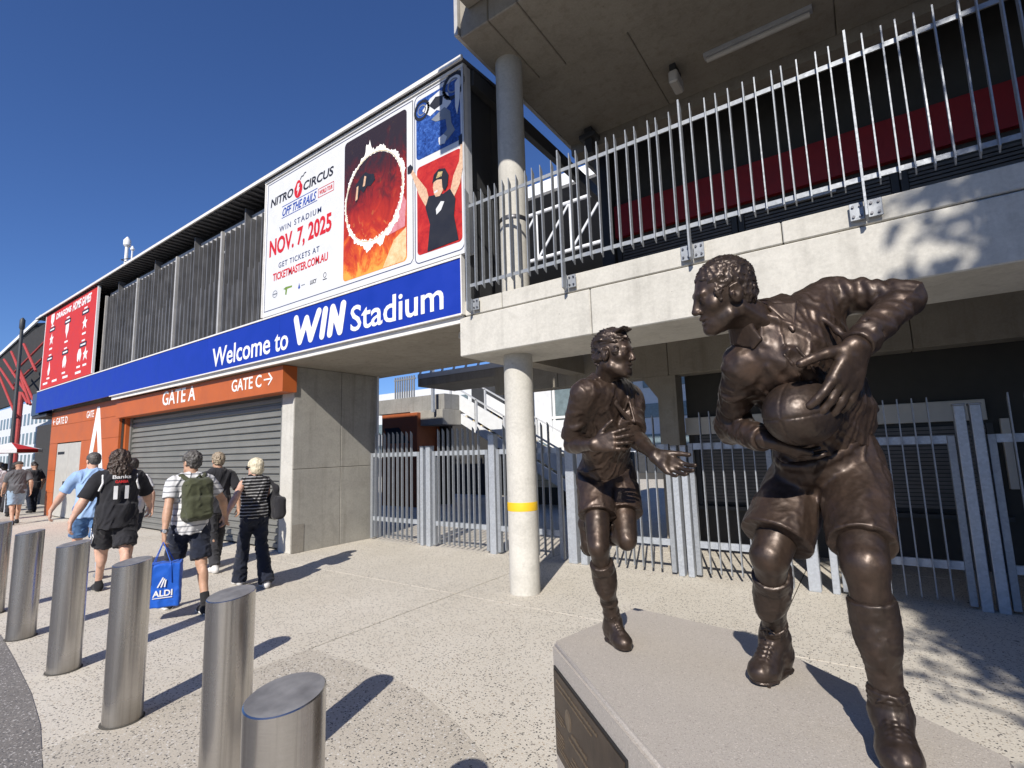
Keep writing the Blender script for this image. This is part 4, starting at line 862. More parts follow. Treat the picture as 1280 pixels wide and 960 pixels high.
# ------------------------------------------------------------------ behind the camera: unseen building and tree added to throw the shade at the right
nbld = empty('shade_building', (16, -9, 0), 'plain unseen building added behind the viewpoint to cast shade', 'building')
MB().box((6.45, -12, 0), (26, -6.0, 17)).build('wall', M_conc2, nbld)
tree = empty('shade_tree', (3.75, -2.2, 0), 'slender leafy tree added unseen behind the viewpoint to cast shade', 'tree')
MB().tube((3.85, -2.2, 0), (3.75, -2.2, 9.5), .12, .03, 12).build('trunk', plain('bark', (.09, .07, .05), .9, 0, .3, 12, .5, 30), tree, smooth=True)
cr = MB(); rn = random.Random(4)
for k in range(46):
    z = 4.3+k*.15; R = 1.22*(.82+.30*math.sin(k*.9))*(1-.25*max(0, k-30)/16)
    for j in range(7):
        t = rn.uniform(0, 6.28); tip = Vector((math.cos(t)*R*rn.uniform(.6, 1.05), math.sin(t)*R*rn.uniform(.6, 1.05), rn.uniform(.0, .35))); b0 = Vector((3.78, -2.2, z)); cr.bar(b0, b0+tip, .022, .022)
        for q in range(16):
            s_ = rn.uniform(.25, 1.05); p = b0+tip*s_+Vector((rn.gauss(0, .09), rn.gauss(0, .09), rn.gauss(0, .08))); a_ = Vector((rn.gauss(0, 1), rn.gauss(0, 1), rn.gauss(0, .5))).normalized()*.13; c_ = a_.cross(Vector((rn.gauss(0, 1), rn.gauss(0, 1), rn.gauss(0, 1)))).normalized()*.055
            cr.add([p, p+a_*.5+c_, p+a_, p+a_*.5-c_], [(0, 1, 2, 3)])
cr.build('crown', plain('leaves', (.05, .09, .03), .7, 0, .3, 9), tree)
# ------------------------------------------------------------------ figures: smooth implicit bodies meshed with surface nets
V3 = lambda *a: np.array(a, float)
def nrm(v): v = np.asarray(v, float); return v/np.linalg.norm(v)
def vnoise(p, seed=0):
    """value noise in [-1,1] for points (N,3)"""
    i = np.floor(p).astype(np.int64); f = p-i; f = f*f*(3-2*f); out = 0.
    def hsh(x, y, z):
        h = (x*374761393+y*668265263+z*2147483647+seed*1274126177) & 0xffffffff
        h = ((h ^ (h >> 13))*1274126177) & 0xffffffff; h = (h ^ (h >> 16)) & 0xffff
        return h/32767.5-1
    for dx in (0, 1):
        for dy in (0, 1):
            for dz in (0, 1):
                w = (f[:, 0] if dx else 1-f[:, 0])*(f[:, 1] if dy else 1-f[:, 1])*(f[:, 2] if dz else 1-f[:, 2])
                out = out+w*hsh(i[:, 0]+dx, i[:, 1]+dy, i[:, 2]+dz)
    return out
class Vox:
    def __init__(s, lo, hi, h):
        s.h = h; s.lo = np.array(lo, float); n = np.ceil((np.array(hi)-s.lo)/h).astype(int)+1; s.n = n
        s.ax = [s.lo[i]+h*np.arange(n[i]) for i in range(3)]; s.D = np.full(n, .2, np.float32)
    def _blk(s, lo, hi):
        a = np.clip(np.floor((np.asarray(lo)-s.lo)/s.h).astype(int), 0, s.n); b = np.clip(np.ceil((np.asarray(hi)-s.lo)/s.h).astype(int)+1, 0, s.n)
        if np.any(b <= a): return None
        sl = tuple(slice(x, y) for x, y in zip(a, b))
        return sl, s.ax[0][sl[0]][:, None, None], s.ax[1][sl[1]][None, :, None], s.ax[2][sl[2]][None, None, :]
    def _comb(s, sl, d, k, mode):
        A = s.D[sl]
        if mode == 'add':
            if k > 0: hh = np.maximum(k-np.abs(A-d), 0)/k; s.D[sl] = np.minimum(A, d)-hh*hh*k*.25
            else: s.D[sl] = np.minimum(A, d)
        elif mode == 'sub':
            d = -d
            if k > 0: hh = np.maximum(k-np.abs(A-d), 0)/k; s.D[sl] = np.maximum(A, d)+hh*hh*k*.25
            else: s.D[sl] = np.maximum(A, d)
        else: s.D[sl] = np.maximum(A, d)
        return s
    def rc(s, a, b, ra, rb=None, k=.02, mode='add'):
        rb = ra if rb is None else rb; a = np.asarray(a, float); b = np.asarray(b, float); r = max(ra, rb)+k+2*s.h
        q = s._blk(np.minimum(a, b)-r, np.maximum(a, b)+r)
        if q is None: return s
        sl, X, Y, Z = q; ab = b-a; L2 = max(ab@ab, 1e-12); px, py_, pz = X-a[0], Y-a[1], Z-a[2]
        t = np.clip((px*ab[0]+py_*ab[1]+pz*ab[2])/L2, 0, 1)
        d = np.sqrt((px-t*ab[0])**2+(py_-t*ab[1])**2+(pz-t*ab[2])**2)-(ra+(rb-ra)*t)
        return s._comb(sl, d.astype(np.float32), k, mode)
    def fr(s, a, b, ra, rb, rnd=.006, k=.02, mode='add'):       # flat-ended frustum with rounded rim
        a = np.asarray(a, float); b = np.asarray(b, float); r = max(ra, rb)+k+3*s.h
        q = s._blk(np.minimum(a, b)-r, np.maximum(a, b)+r)
        if q is None: return s
        sl, X, Y, Z = q; ab = b-a; L = np.linalg.norm(ab); u = ab/L; px, py_, pz = X-a[0], Y-a[1], Z-a[2]
        t = px*u[0]+py_*u[1]+pz*u[2]; rad = np.sqrt(np.maximum((px-t*u[0])**2+(py_-t*u[1])**2+(pz-t*u[2])**2, 0))
        dr = rad-(ra+(rb-ra)*np.clip(t/L, 0, 1))+rnd; da = np.abs(t-L/2)-L/2+rnd
        d = np.minimum(np.maximum(dr, da), 0)+np.sqrt(np.maximum(dr, 0)**2+np.maximum(da, 0)**2)-rnd
        return s._comb(sl, d.astype(np.float32), k, mode)
    def el(s, c, r, R=None, k=.02, mode='add'):                 # ellipsoid; R rows = local axes
        c = np.asarray(c, float); r = np.asarray(r, float); m = r.max()+k+2*s.h
        q = s._blk(c-m, c+m)
        if q is None: return s
        sl, X, Y, Z = q; R = np.eye(3) if R is None else np.asarray(R); px, py_, pz = X-c[0], Y-c[1], Z-c[2]
        k0 = 0.; k1 = 0.
        for i in range(3):
            l = px*R[i][0]+py_*R[i][1]+pz*R[i][2]; k0 = k0+(l/r[i])**2; k1 = k1+(l/r[i]**2)**2
        k0 = np.sqrt(k0); k1 = np.sqrt(k1)+1e-9; d = k0*(k0-1)/k1
        return s._comb(sl, d.astype(np.float32), k, mode)
    def bx(s, c, hf, R=None, rnd=.01, k=.01, mode='add'):
        c = np.asarray(c, float); hf = np.asarray(hf, float); m = np.linalg.norm(hf)+k+2*s.h
        q = s._blk(c-m, c+m)
        if q is None: return s
        sl, X, Y, Z = q; R = np.eye(3) if R is None else np.asarray(R); px, py_, pz = X-c[0], Y-c[1], Z-c[2]; o = 0.; inn = -1e9
        for i in range(3):
            l = np.abs(px*R[i][0]+py_*R[i][1]+pz*R[i][2])-hf[i]+rnd; o = o+np.maximum(l, 0)**2; inn = np.maximum(inn, l)
        d = np.sqrt(o)+np.minimum(inn, 0)-rnd
        return s._comb(sl, d.astype(np.float32), k, mode)
    def cut(s, p, n, lo=None, hi=None):                         # keep the side the normal points away from
        n = nrm(n); q = s._blk(s.lo-1 if lo is None else lo, s.lo+s.n*s.h+1 if hi is None else hi)
        if q is None: return s
        sl, X, Y, Z = q; d = (X-p[0])*n[0]+(Y-p[1])*n[1]+(Z-p[2])*n[2]
        return s._comb(sl, np.broadcast_to(d, s.D[sl].shape).astype(np.float32), 0, 'int')
    def chain(s, pts, rs, k=.015, mode='add'):
        for i in range(len(pts)-1): s.rc(pts[i], pts[i+1], rs[i], rs[i+1], k, mode)
        return s
    def wrinkle(s, amp, scale, R=None, stretch=(1, 1, 1), seed=0, ridge=True, mask=None, band=.03):
        I = np.nonzero(np.abs(s.D) < band)
        P_ = np.stack([s.ax[i][I[i]] for i in range(3)], 1); Q = P_ if R is None else P_@np.asarray(R).T
        Q = Q*scale/np.asarray(stretch); Q = Q+.35*np.stack([vnoise(Q*.7+7.1, seed+5), vnoise(Q*.7+3.3, seed+6), vnoise(Q*.7+1.7, seed+8)], 1)
        w = vnoise(Q, seed)+.45*vnoise(Q*2.1, seed+1)
        if ridge: w = 1.6*np.maximum(0, 1-np.abs(w)*1.9)**1.4-.35
        a = amp if mask is None else amp*mask(P_)
        s.D[I] -= (a*w).astype(np.float32); return s
    def mesh(s, name, mat, parent, origin, label=None, smooth_it=1):
        D = s.D; h = s.h; S = D < 0
        cnt = np.zeros(np.array(D.shape)-1, np.int8)
        for dx in (0, 1):
            for dy in (0, 1):
                for dz in (0, 1): cnt += S[dx:D.shape[0]-1+dx, dy:D.shape[1]-1+dy, dz:D.shape[2]-1+dz]
        mixed = (cnt > 0) & (cnt < 8); I, J, K = np.nonzero(mixed); idx = np.full(mixed.shape, -1, np.int32); idx[I, J, K] = np.arange(len(I))
        acc = np.zeros((len(I), 3)); num = np.zeros(len(I)); cor = [(a, b, c) for a in (0, 1) for b in (0, 1) for c in (0, 1)]
        val = {c: D[I+c[0], J+c[1], K+c[2]].astype(float) for c in cor}
        for c in cor:
            for ax in range(3):
                if c[ax] == 0:
                    e = list(c); e[ax] = 1; e = tuple(e); va, vb = val[c], val[e]; m = (va < 0) != (vb < 0)
                    t = np.where(m, va/np.where(m, va-vb, 1), 0); p = np.zeros((len(I), 3)); p[:] = c; p[:, ax] += t; acc += p*m[:, None]; num += m
        V = (acc/num[:, None]+np.stack([I, J, K], 1))*h+s.lo
        F = []
        for ax in range(3):
            A = np.moveaxis(S, ax, 0); E = A[:-1] != A[1:]; B = np.moveaxis(idx, ax, 0)
            i, j, k = np.nonzero(E[:, 1:-1, 1:-1]); j += 1; k += 1
            q = np.stack([B[i, j-1, k-1], B[i, j, k-1], B[i, j, k], B[i, j-1, k]], 1)
            flip = A[i, j, k]
            if ax == 1: flip = ~flip
            q[~flip] = q[~flip][:, ::-1]; F.append(q)
        F = np.concatenate(F); F = F[(F >= 0).all(1)]
        for _ in range(smooth_it):
            a2 = np.zeros_like(V); c2 = np.zeros(len(V))
            for u, v in ((0, 1), (1, 2), (2, 3), (3, 0)):
                np.add.at(a2, F[:, u], V[F[:, v]]); np.add.at(c2, F[:, u], 1)
            V = .5*V+.5*a2/np.maximum(c2, 1)[:, None]
        me = bpy.data.meshes.new(name); nv, nf = len(V), len(F)
        me.vertices.add(nv); me.vertices.foreach_set('co', (V-np.array(origin)).ravel())
        me.loops.add(nf*4); me.loops.foreach_set('vertex_index', F.ravel().astype(np.int32))
        me.polygons.add(nf); me.polygons.foreach_set('loop_start', np.arange(0, nf*4, 4, dtype=np.int32)); me.polygons.foreach_set('loop_total', np.full(nf, 4, np.int32))
        me.polygons.foreach_set('use_smooth', np.ones(nf, bool)); me.update(calc_edges=True); me.materials.append(mat)
        o = bpy.data.objects.new(name, me); COL.objects.link(o)
        if parent is not None: o.parent = parent; o.location = Vector(origin)-wl(parent)
        else: o.location = origin
        if label: o['label'] = label
        return o
def frame(f, u):
    """rows: side (person's left), forward, up"""
    f = nrm(f); s = nrm(np.cross(u, f)); u = np.cross(f, s); return np.array([s, f, u])
def bounds(pts, pad): P_ = np.array(pts); return P_.min(0)-pad, P_.max(0)+pad
def head(F, c, R, s=1.0, fine=True, neckbase=None, nr=.058):
    g = lambda x, y, z: np.asarray(c)+s*(x*R[0]+y*R[1]+z*R[2]); e = lambda p, r, k, m='add': F.el(g(*p), np.array(r)*s, R, k*s, m)
    r_ = lambda a, b, ra, rb, k, m='add': F.rc(g(*a), g(*b), ra*s, rb*s, k*s, m)
    e((0, -.016, .036), (.074, .094, .084), 0); e((0, .022, -.02), (.061, .066, .085), .03); e((0, .040, -.086), (.047, .046, .034), .03)
    e((0, .070, -.104), (.024, .020, .017), .018)
    r_((-.054, .012, -.072), (-.022, .064, -.102), .019, .016, .02); r_((.054, .012, -.072), (.022, .064, -.102), .019, .016, .02)
    if fine:
        r_((-.036, .076, .022), (.036, .076, .022), .011, .011, .014)
        for x in (-1, 1):
            e((x*.046, .052, -.022), (.02, .02, .018), .02)
            e((x*.031, .096, -.002), (.019, .017, .013), .012, 'sub'); e((x*.031, .073, -.001), (.0135, .0135, .0125), .003)
            r_((x*.018, .086, .009), (x*.044, .077, .007), .0045, .0035, .004); r_((x*.02, .083, -.012), (x*.042, .077, -.011), .0035, .003, .004)
            e((x*.012, .097, -.036), (.0085, .010, .0075), .006)
            e((x*.079, -.014, -.008), (.010, .023, .034), .006); e((x*.092, -.006, -.004), (.010, .015, .022), .003, 'sub'); e((x*.087, -.002, -.010), (.005, .005, .008), .003)
            r_((x*.084, .004, .016), (x*.086, -.024, .022), .0042, .0042, .003); r_((x*.086, -.024, .022), (x*.086, -.034, -.006), .0042, .0042, .003)
        r_((0, .082, .016), (0, .1045, -.030), .0085, .0115, .012)
        r_((-.02, .080, -.062), (0, .089, -.059), .0065, .0075, .006); r_((.02, .080, -.062), (0, .089, -.059), .0065, .0075, .006)
        r_((-.017, .081, -.075), (.017, .081, -.075), .0085, .0085, .006); r_((-.024, .086, -.0675), (.024, .086, -.0675), .003, .003, .004, 'sub')
    else:
        e((0, .088, -.022), (.012, .022, .026), .012)
        for x in (-1, 1): e((x*.077, -.012, -.008), (.010, .022, .034), .006)
    if neckbase is not None: F.rc(g(0, -.030, -.055), neckbase, nr*s, (nr+.010)*s, .03)
def hand(F, w, d, pn, lat, s=1.0, curl=(.25, .3, .35, .4), spread=.10, thumb=(.75, .65, .25), seg=None, rr=.0095, curls2=None):
    """w wrist, d pointing along the hand, pn palm normal, lat towards thumb side"""
    d = nrm(d); pn = nrm(pn-np.dot(pn, d)*d); lat = nrm(lat-np.dot(lat, d)*d-np.dot(lat, pn)*pn)
    L = (.072, .080, .075, .060); off = (.033, .011, -.012, -.033); up = (.090, .094, .090, .082)
    for i in range(4):
        kn = w+s*(d*up[i]+lat*off[i]); F.rc(w+s*(d*.005+lat*off[i]*.5), kn, .0155*s, .0125*s, .014*s)
    F.rc(w+s*(d*.03+lat*.024+pn*.006), w+s*(d*.06-lat*.02+pn*.006), .014*s, .013*s, .014*s)
    for i in range(4):
        p = w+s*(d*up[i]+lat*off[i]); c = curl[i]; a = c*.55; dd = nrm(d+lat*spread*(1.5-i)/1.5)
        for j, (fr_, f) in enumerate(((.46, 1), (.30, 1.0), (.24, .8))):
            v = math.cos(a)*dd+math.sin(a)*pn; q = p+v*L[i]*fr_*s; r0 = rr*(1.0, .93, .86)[j]*s*(1 if i < 3 else .88)
            F.rc(p, q, r0, r0*.93, .004*s); p = q; a += c*(1.1 if j == 0 else .9)
    p = w+s*(d*.018+lat*.022+pn*.006)
    for j, (ln, r0) in enumerate(((.042, .0145), (.032, .0115), (.027, .0105))):
        t = thumb; ang = (1, 1.0, .9)[j]
        v = nrm(lat*t[0]*ang+d*(t[1]+.15*j)+pn*(t[2]+.10*j)); q = p+v*ln*s; F.rc(p, q, r0*s, r0*.9*s, .008*s if j == 0 else .004*s); p = q
def torso(F, J, TR, s, grow=0.0, k=.06, belly=1.0, chest=1.0):
    sp = (J['sR']+J['sL'])*.5+TR[2]*.05*s-J['pelvis']; g = lambda t, f=0., x=0.: J['pelvis']+sp*t+TR[1]*f*s+TR[0]*x*s
    E = lambda t, r, f=0., kk=k: F.el(g(t, f), np.array(r)*s+grow, TR, kk)
    E(.02, (.160, .112, .125), -.01, 0); E(.34, (.142*belly, .104*belly, .17), .005*belly); E(.70, (.160*chest, .108*chest, .185), .008)
    mid = (J['sR']+J['sL'])/2
    F.rc(J['sR']*.82+mid*.18, J['sL']*.82+mid*.18, .060*s+grow, None, k); F.rc(J['neck']-TR[2]*.02*s, mid*.6+J['sR']*.4, .055*s+grow, .05*s+grow, k); F.rc(J['neck']-TR[2]*.02*s, mid*.6+J['sL']*.4, .055*s+grow, .05*s+grow, k)
def tframe(J):
    u = nrm(J['neck']-J['pelvis']); s = J['sL']-J['sR']; s = nrm(s-np.dot(s, u)*u); f = np.cross(s, u); return np.array([s, f, u])
def leg(F, h, k_, a, s, fat=1.0, back=None):
    F.rc(h, k_, .084*s*fat, .056*s*fat, .03); F.rc(k_, a, .052*s*fat, .036*s, .02)
    if back is not None: c = k_*.68+a*.32; F.el(c+back*.020*s, np.array((.045, .045, .105))*s*fat, frame(back, nrm(k_-a)), .025*s)
def shoe(F, a, toe, up, s, wide=1.0, sole=True):
    """ankle joint, toe tip on ground level; low shoe body"""
    up = nrm(up); d = toe-a; d = d-np.dot(d, up)*up; d = nrm(d); lat = np.cross(d, up); base = toe-np.dot(toe-a, d)*d      # point under ankle at toe's height
    R = np.array([lat, d, up]); g = lambda x, y, z: base+s*(lat*x+d*y+up*z); L = np.dot(toe-a, d)/s
    F.el(g(0, -.03, .035), np.array((.038*wide, .05, .045))*s, R, 0); F.rc(g(0, -.02, .05), g(0, L*.55, .035), .040*s*wide, .040*s*wide, .03*s)
    F.el(g(0, L-.05, .025), np.array((.046*wide, .062, .036))*s, R, .03*s)
    F.rc(g(0, -.01, .05), g(0, -.005, .095), .042*s, .042*s, .03*s); F.cut(g(0, 0, -.002), -up)
    return g, R, L
CR = V3(.818, .575, -.030); CU = V3(.099, -.089, .991); CF = V3(-.567, .813, .130)      # reference axes used to pose the statues
M_brz = bronze('bronze_skin', (.036, .025, .019), (.098, .063, .045), .38)
M_brzc = bronze('bronze_cloth', (.040, .027, .021), (.095, .061, .044), .40)
M_brzd = bronze('bronze_dark', (.032, .023, .018), (.082, .056, .043), .38)
M_brzb = bronze('bronze_ball', (.052, .040, .032), (.120, .088, .066), .30)
M_brzp = bronze('bronze_polished_hand', (.075, .060, .042), (.19, .15, .105), .30)
JM = {'neck': V3(-0.2554, 1.8748, 2.0434), 'pelvis': V3(-0.1340, 2.2500, 1.5850), 'sR': V3(-0.3180, 1.7600, 1.8650), 'sL': V3(-0.0489, 1.9754, 2.1107), 'eR': V3(-0.3716, 1.9442, 1.7281), 'wR': V3(-0.2750, 1.7550, 1.6480), 'eL': V3(0.1494, 2.0500, 2.1172), 'hR': V3(-0.2212, 2.2910, 1.5429), 'hL': V3(-0.0545, 2.2572, 1.5594), 'kR': V3(-0.3241, 2.0445, 1.2446), 'kL': V3(-0.0413, 1.9200, 1.2700), 'toeL': V3(-0.0069, 1.8442, 0.7200), 'toeR': V3(-0.4243, 2.2334, 0.7200), 'wL': V3(0.0089, 1.8520, 1.9430), 'aR': V3(-0.3818, 2.3522, 0.8792), 'ball': V3(-0.1594, 1.8649, 1.7473), 'aL': V3(-0.0209, 1.9582, 0.8423), 'head': V3(-0.3465, 1.7455, 2.1417)}
BHR = V3(-1.1231, 2.3178, 1.4789); BHL = V3(-1.0523, 2.4408, 1.4793); BKR = V3(-1.0402, 2.1372, 1.1998); BKL = V3(-0.9617, 2.2750, 1.2190); BAL = V3(-1.2554, 2.4593, 1.2462); BTL = V3(-1.2887, 2.4987, 1.0843)
JB = {'neck': V3(-0.9669, 2.1477, 1.9317), 'pelvis': V3(-1.0976, 2.3799, 1.5148), 'sR': V3(-1.0223, 2.0091, 1.8889), 'sL': V3(-0.9108, 2.3222, 1.8827), 'eR': V3(-1.1344, 2.1056, 1.6636), 'wR': V3(-0.9514, 1.9584, 1.6595), 'eL': V3(-0.8513, 2.1522, 1.6937), 'wL': V3(-0.6960, 1.9839, 1.6104), 'hR': BHR, 'hL': BHL, 'kR': BKR, 'kL': BKL, 'aL': BAL, 'toeL': BTL, 'toeR': V3(-1.0191, 2.2910, 0.7200), 'aR': V3(-1.0778, 2.3303, 0.8264), 'head': V3(-0.8825, 2.0731, 2.0612)}
JM.update({'neck': V3(-0.2505, 1.8636, 2.0517), 'pelvis': V3(-0.1301, 2.2177, 1.5911), 'sR': V3(-0.3228, 1.8482, 1.9091), 'sL': V3(-0.0559, 2.0494, 2.1231), 'eR': V3(-0.4297, 2.1003, 1.7110), 'wR': V3(-0.2835, 1.8909, 1.6592), 'eL': V3(0.1460, 2.0337, 2.1017), 'wL': V3(0.0067, 1.8286, 1.9311), 'ball': V3(-0.1617, 1.8882, 1.7459), 'head': V3(-0.3445, 1.7351, 2.1387), 'hR': V3(-0.2158, 2.2770, 1.5383), 'hL': V3(-0.0546, 2.2631, 1.5592)})
JM['sL'] = JM['sL']+CU*.028
cv = lambda r, u, f: CR*r+CU*u+CF*f
def boot(name, a, toe, s, parent, shin, mat, up=(0, 0, 1), h=.0042, studs=True):
    up = nrm(up); lo, hi = bounds([a, toe], .16*s+.05); F = Vox(lo, hi, h)
    d = toe-a; d = nrm(d-np.dot(d, up)*up); base = a-up*np.dot(a-toe, up); lat = np.cross(d, up); R = np.array([lat, d, up]); L = max(np.dot(toe-a, d), .15*s)
    toe2 = base+d*L; so = .010*s
    g = lambda x, y, z: base+s*(lat*x+d*y+up*z)+up*so; l_ = L/s
    F.el(g(0, -.035, .045), np.array((.037, .045, .055))*s, R, 0)
    F.rc(g(0, -.03, .075), a+(a-shin)*0+up*.0, .044*s, .046*s, .03*s)
    F.rc(a, a+nrm(shin-a)*.055*s, .043*s, .041*s, .02*s)
    F.rc(a-up*.015*s, g(0, l_*.62, .042), .046*s, .038*s, .035*s); F.el(g(0, l_-.052, .032), np.array((.045, .058, .036))*s, R, .03*s); F.el(g(.004, l_*.45, .03), np.array((.046, .08, .034))*s, R, .03*s)
    F.cut(g(0, 0, .002), -up)
    # sole welt
    for (y, w_) in ((-.045, .034), (.0, .036), (.05, .042), (l_-.055, .046)): pass
    F.el(g(0, l_-.055, .004), np.array((.050, .062, .008))*s, R, .003); F.el(g(0, -.03, .004), np.array((.041, .052, .008))*s, R, .003); F.bx(g(0, l_*.35, .003), np.array((.038, l_*.45, .006))*s, R, .004, .003)
    # toe-cap seam, laces, collar rings
    q0, q1 = a-up*.015*s, g(0, l_*.62, .042); axd = nrm(q1-q0); nn = nrm(up-np.dot(up, axd)*axd+d*.0)
    for k in range(7):
        t = .10+.80*k/6; p = q0*(1-t)+q1*t+nn*(.046*(1-t)+.038*t+.0015)*s
        for x in (-1, 1):
            F.rc(p+lat*x*.019*s-nn*.005*s-axd*.006*s, p-lat*x*.004*s+axd*.006*s, .0048*s, .0052*s, .002); F.rc(p+lat*x*.024*s-nn*.009*s, p+lat*x*.019*s-nn*.004*s, .006*s, .005*s, .002)
    tcap = [g(math.cos(t_)*.047, l_-.095+math.sin(t_)*.0, .012+math.sin(t_)*.066) for t_ in np.linspace(.15, math.pi-.15, 9)]; F.chain(tcap, [.0045*s]*9, .004)
    n_ = nrm(shin-a); u1 = nrm(np.cross(n_, lat)); 
    for q, (hh, rr) in enumerate(((.030, .044), (.044, .0455), (.057, .044))):
        c = a+n_*hh*s; pts = [c+(lat*math.cos(t)+u1*math.sin(t))*rr*s for t in np.linspace(0, 2*math.pi, 17)]
        F.chain(pts, [.0065*s]*17, .004)
    bow = c+d*.045*s; F.rc(bow, bow+lat*.03*s-up*.02*s, .006*s, .004*s, .004); F.rc(bow, bow-lat*.026*s-up*.016*s, .006*s, .004*s, .004); F.rc(bow, bow+lat*.012*s-up*.045*s, .004*s, .003*s, .003)
    F.wrinkle(.0016, 60, seed=3, ridge=False)
    b = F.mesh(name, mat, parent, toe2)
    if studs:
        for x, y in ((-.028, l_-.03), (.028, l_-.03), (-.03, l_-.09), (.03, l_-.09), (-.022, -.04), (.022, -.04)):
            p = g(x, y, -.001); MB().tube(p, p-up*.011*s, .008*s, .0065*s, 8).build('stud', mat, b)
    return b
def statue(name, label, J, s, hd, hu, opts):
    root = empty(name, tuple((J['toeR']*.5+J['aL']*.5)*V3(1, 1, 0)+V3(0, 0, ZP)), label, 'statue')
    o3 = tuple(root.location); TR = tframe(J); h = opts['h']
    HR = frame(hd, hu); sk = [v for k, v in J.items() if k not in ('ball',)]
    # --- body (bare skin): head, neck, arms, hands, legs in one surface
    lo, hi = bounds(sk, .17); F = Vox(lo, hi, h)
    torso(F, J, TR, s*.93, -.004); head(F, J['head'], HR, s*opts.get('hs', 1.0), True, J['neck']-TR[2]*.02*s, .058)
    nb = J['neck']
    for x in (-1, 1): F.rc(J['head']+s*(HR[0]*x*.05-HR[1]*.03-HR[2]*.06), nb+TR[1]*.045*s+HR[0]*x*.012*s-TR[2]*.02*s, .009*s, .009*s, .026)      # neck cords
    for q in 'RL':
        F.rc(J['s'+q], J['e'+q], .050*s, .041*s, .02); F.rc(J['e'+q], J['w'+q], .042*s, .029*s, .018)
        c = J['e'+q]*.72+J['w'+q]*.28; F.rc(c, J['e'+q]*.55+J['w'+q]*.45, .043*s, .038*s, .02)
        back = nrm(np.cross(np.cross(J['k'+q]-J['h'+q], J['a'+q]-J['k'+q]), J['a'+q]-J['k'+q])); back = -back if np.dot(back, J['h'+q]-J['k'+q]) < 0 and False else back
        kf = nrm(J['k'+q]-(J['h'+q]+J['a'+q])/2)                       # knee points this way
        leg(F, J['h'+q], J['k'+q], J['a'+q], s, opts.get('fat', 1.06), -kf)
        F.el(J['k'+q]+kf*.026*s, np.array((.036, .030, .042))*s, frame(kf, nrm(J['k'+q]-J['a'+q])), .02*s)
        t1 = J['h'+q]*.45+J['k'+q]*.55; F.rc(t1+kf*.020*s, J['k'+q]*.85+J['h'+q]*.15+kf*.014*s, .054*s, .044*s, .03)
    for hk in opts['hands']: hand(F, **hk)
    F.wrinkle(.0012, 45, seed=17, ridge=False)
    F.mesh('body', M_brz, root, o3)
    # --- hair
    hl = np.array([J['head']-.16*s, J['head']+.16*s]); F = Vox(hl[0], hl[1], .0036)
    hs = s*opts.get('hs', 1.0); g = lambda x, y, z: J['head']+hs*(x*HR[0]+y*HR[1]+z*HR[2])
    F.el(g(0, -.020, .042), np.array((.0775, .0965, .0865))*hs, HR, 0); F.el(g(0, -.055, -.02), np.array((.064, .052, .052))*hs, HR, .03)
    F.el(g(0, .125, -.035), np.array((.13, .115, .112))*hs, HR, .012, 'sub')
    for x in (-1, 1):
        F.el(g(x*.085, .0, -.022), np.array((.03, .040, .050))*hs, HR, .008, 'sub'); F.el(g(x*.066, .036, .010), np.array((.007, .010, .028))*hs, HR, .008)
    F.cut(g(0, -.03, -.085), -HR[2]+HR[1]*.2)
    if opts['hair'] == 'curl':
        F.wrinkle(.0034, 58, seed=31); F.wrinkle(.0022, 105, seed=32)
    else:
        F.wrinkle(.0075, 60, np.array([HR[0], nrm(HR[1]*.8+HR[2]*.5), HR[2]]), (1, 4.0, 1.2), seed=33); F.wrinkle(.003, 120, HR, (1, 3, 1), seed=34)
        for k in range(26):
            x = -.055+.11*random.random(); p = g(x, .045+.02*random.random(), .105-.25*x*x*8*.1); F.rc(p-s*HR[1]*.03, p+s*(HR[2]*.020+HR[1]*.018+HR[0]*random.uniform(-.02, .02)), .009*s, .004*s, .004)
    F.mesh('hair', M_brzd, root, o3)
    # --- jersey
    lo, hi = bounds([J[k] for k in ('neck', 'pelvis', 'sR', 'sL', 'eR', 'eL', 'wR', 'wL')], .16); F = Vox(lo, hi, h)
    torso(F, J, TR, s, .010, .07, opts.get('belly', 1.0))
    for a_, b_, ra_, rb_ in opts.get('bulk', []): F.rc(a_, b_, ra_, rb_, .06)
    F.cut(J['pelvis']+TR[2]*opts['hem']*s, -TR[2])
    F.wrinkle(opts.get('wr', .0050)*s, 8, np.array([nrm(TR[0]*1.0+TR[2]*.45), TR[1], nrm(TR[2]-TR[0]*.45)]), (.55, 1.6, 3.2), seed=opts['seed'])
    F.wrinkle(.0035*s, 17, np.array([nrm(TR[0]-TR[2]*.8), TR[1], nrm(TR[2]+TR[0]*.8)]), (.55, 1.4, 3.0), seed=opts['seed']+9)
    for a_, b_, r_, up_ in opts.get('folds', []): F.rc(a_, b_, r_, r_*.5, .02, 'add' if up_ else 'sub')
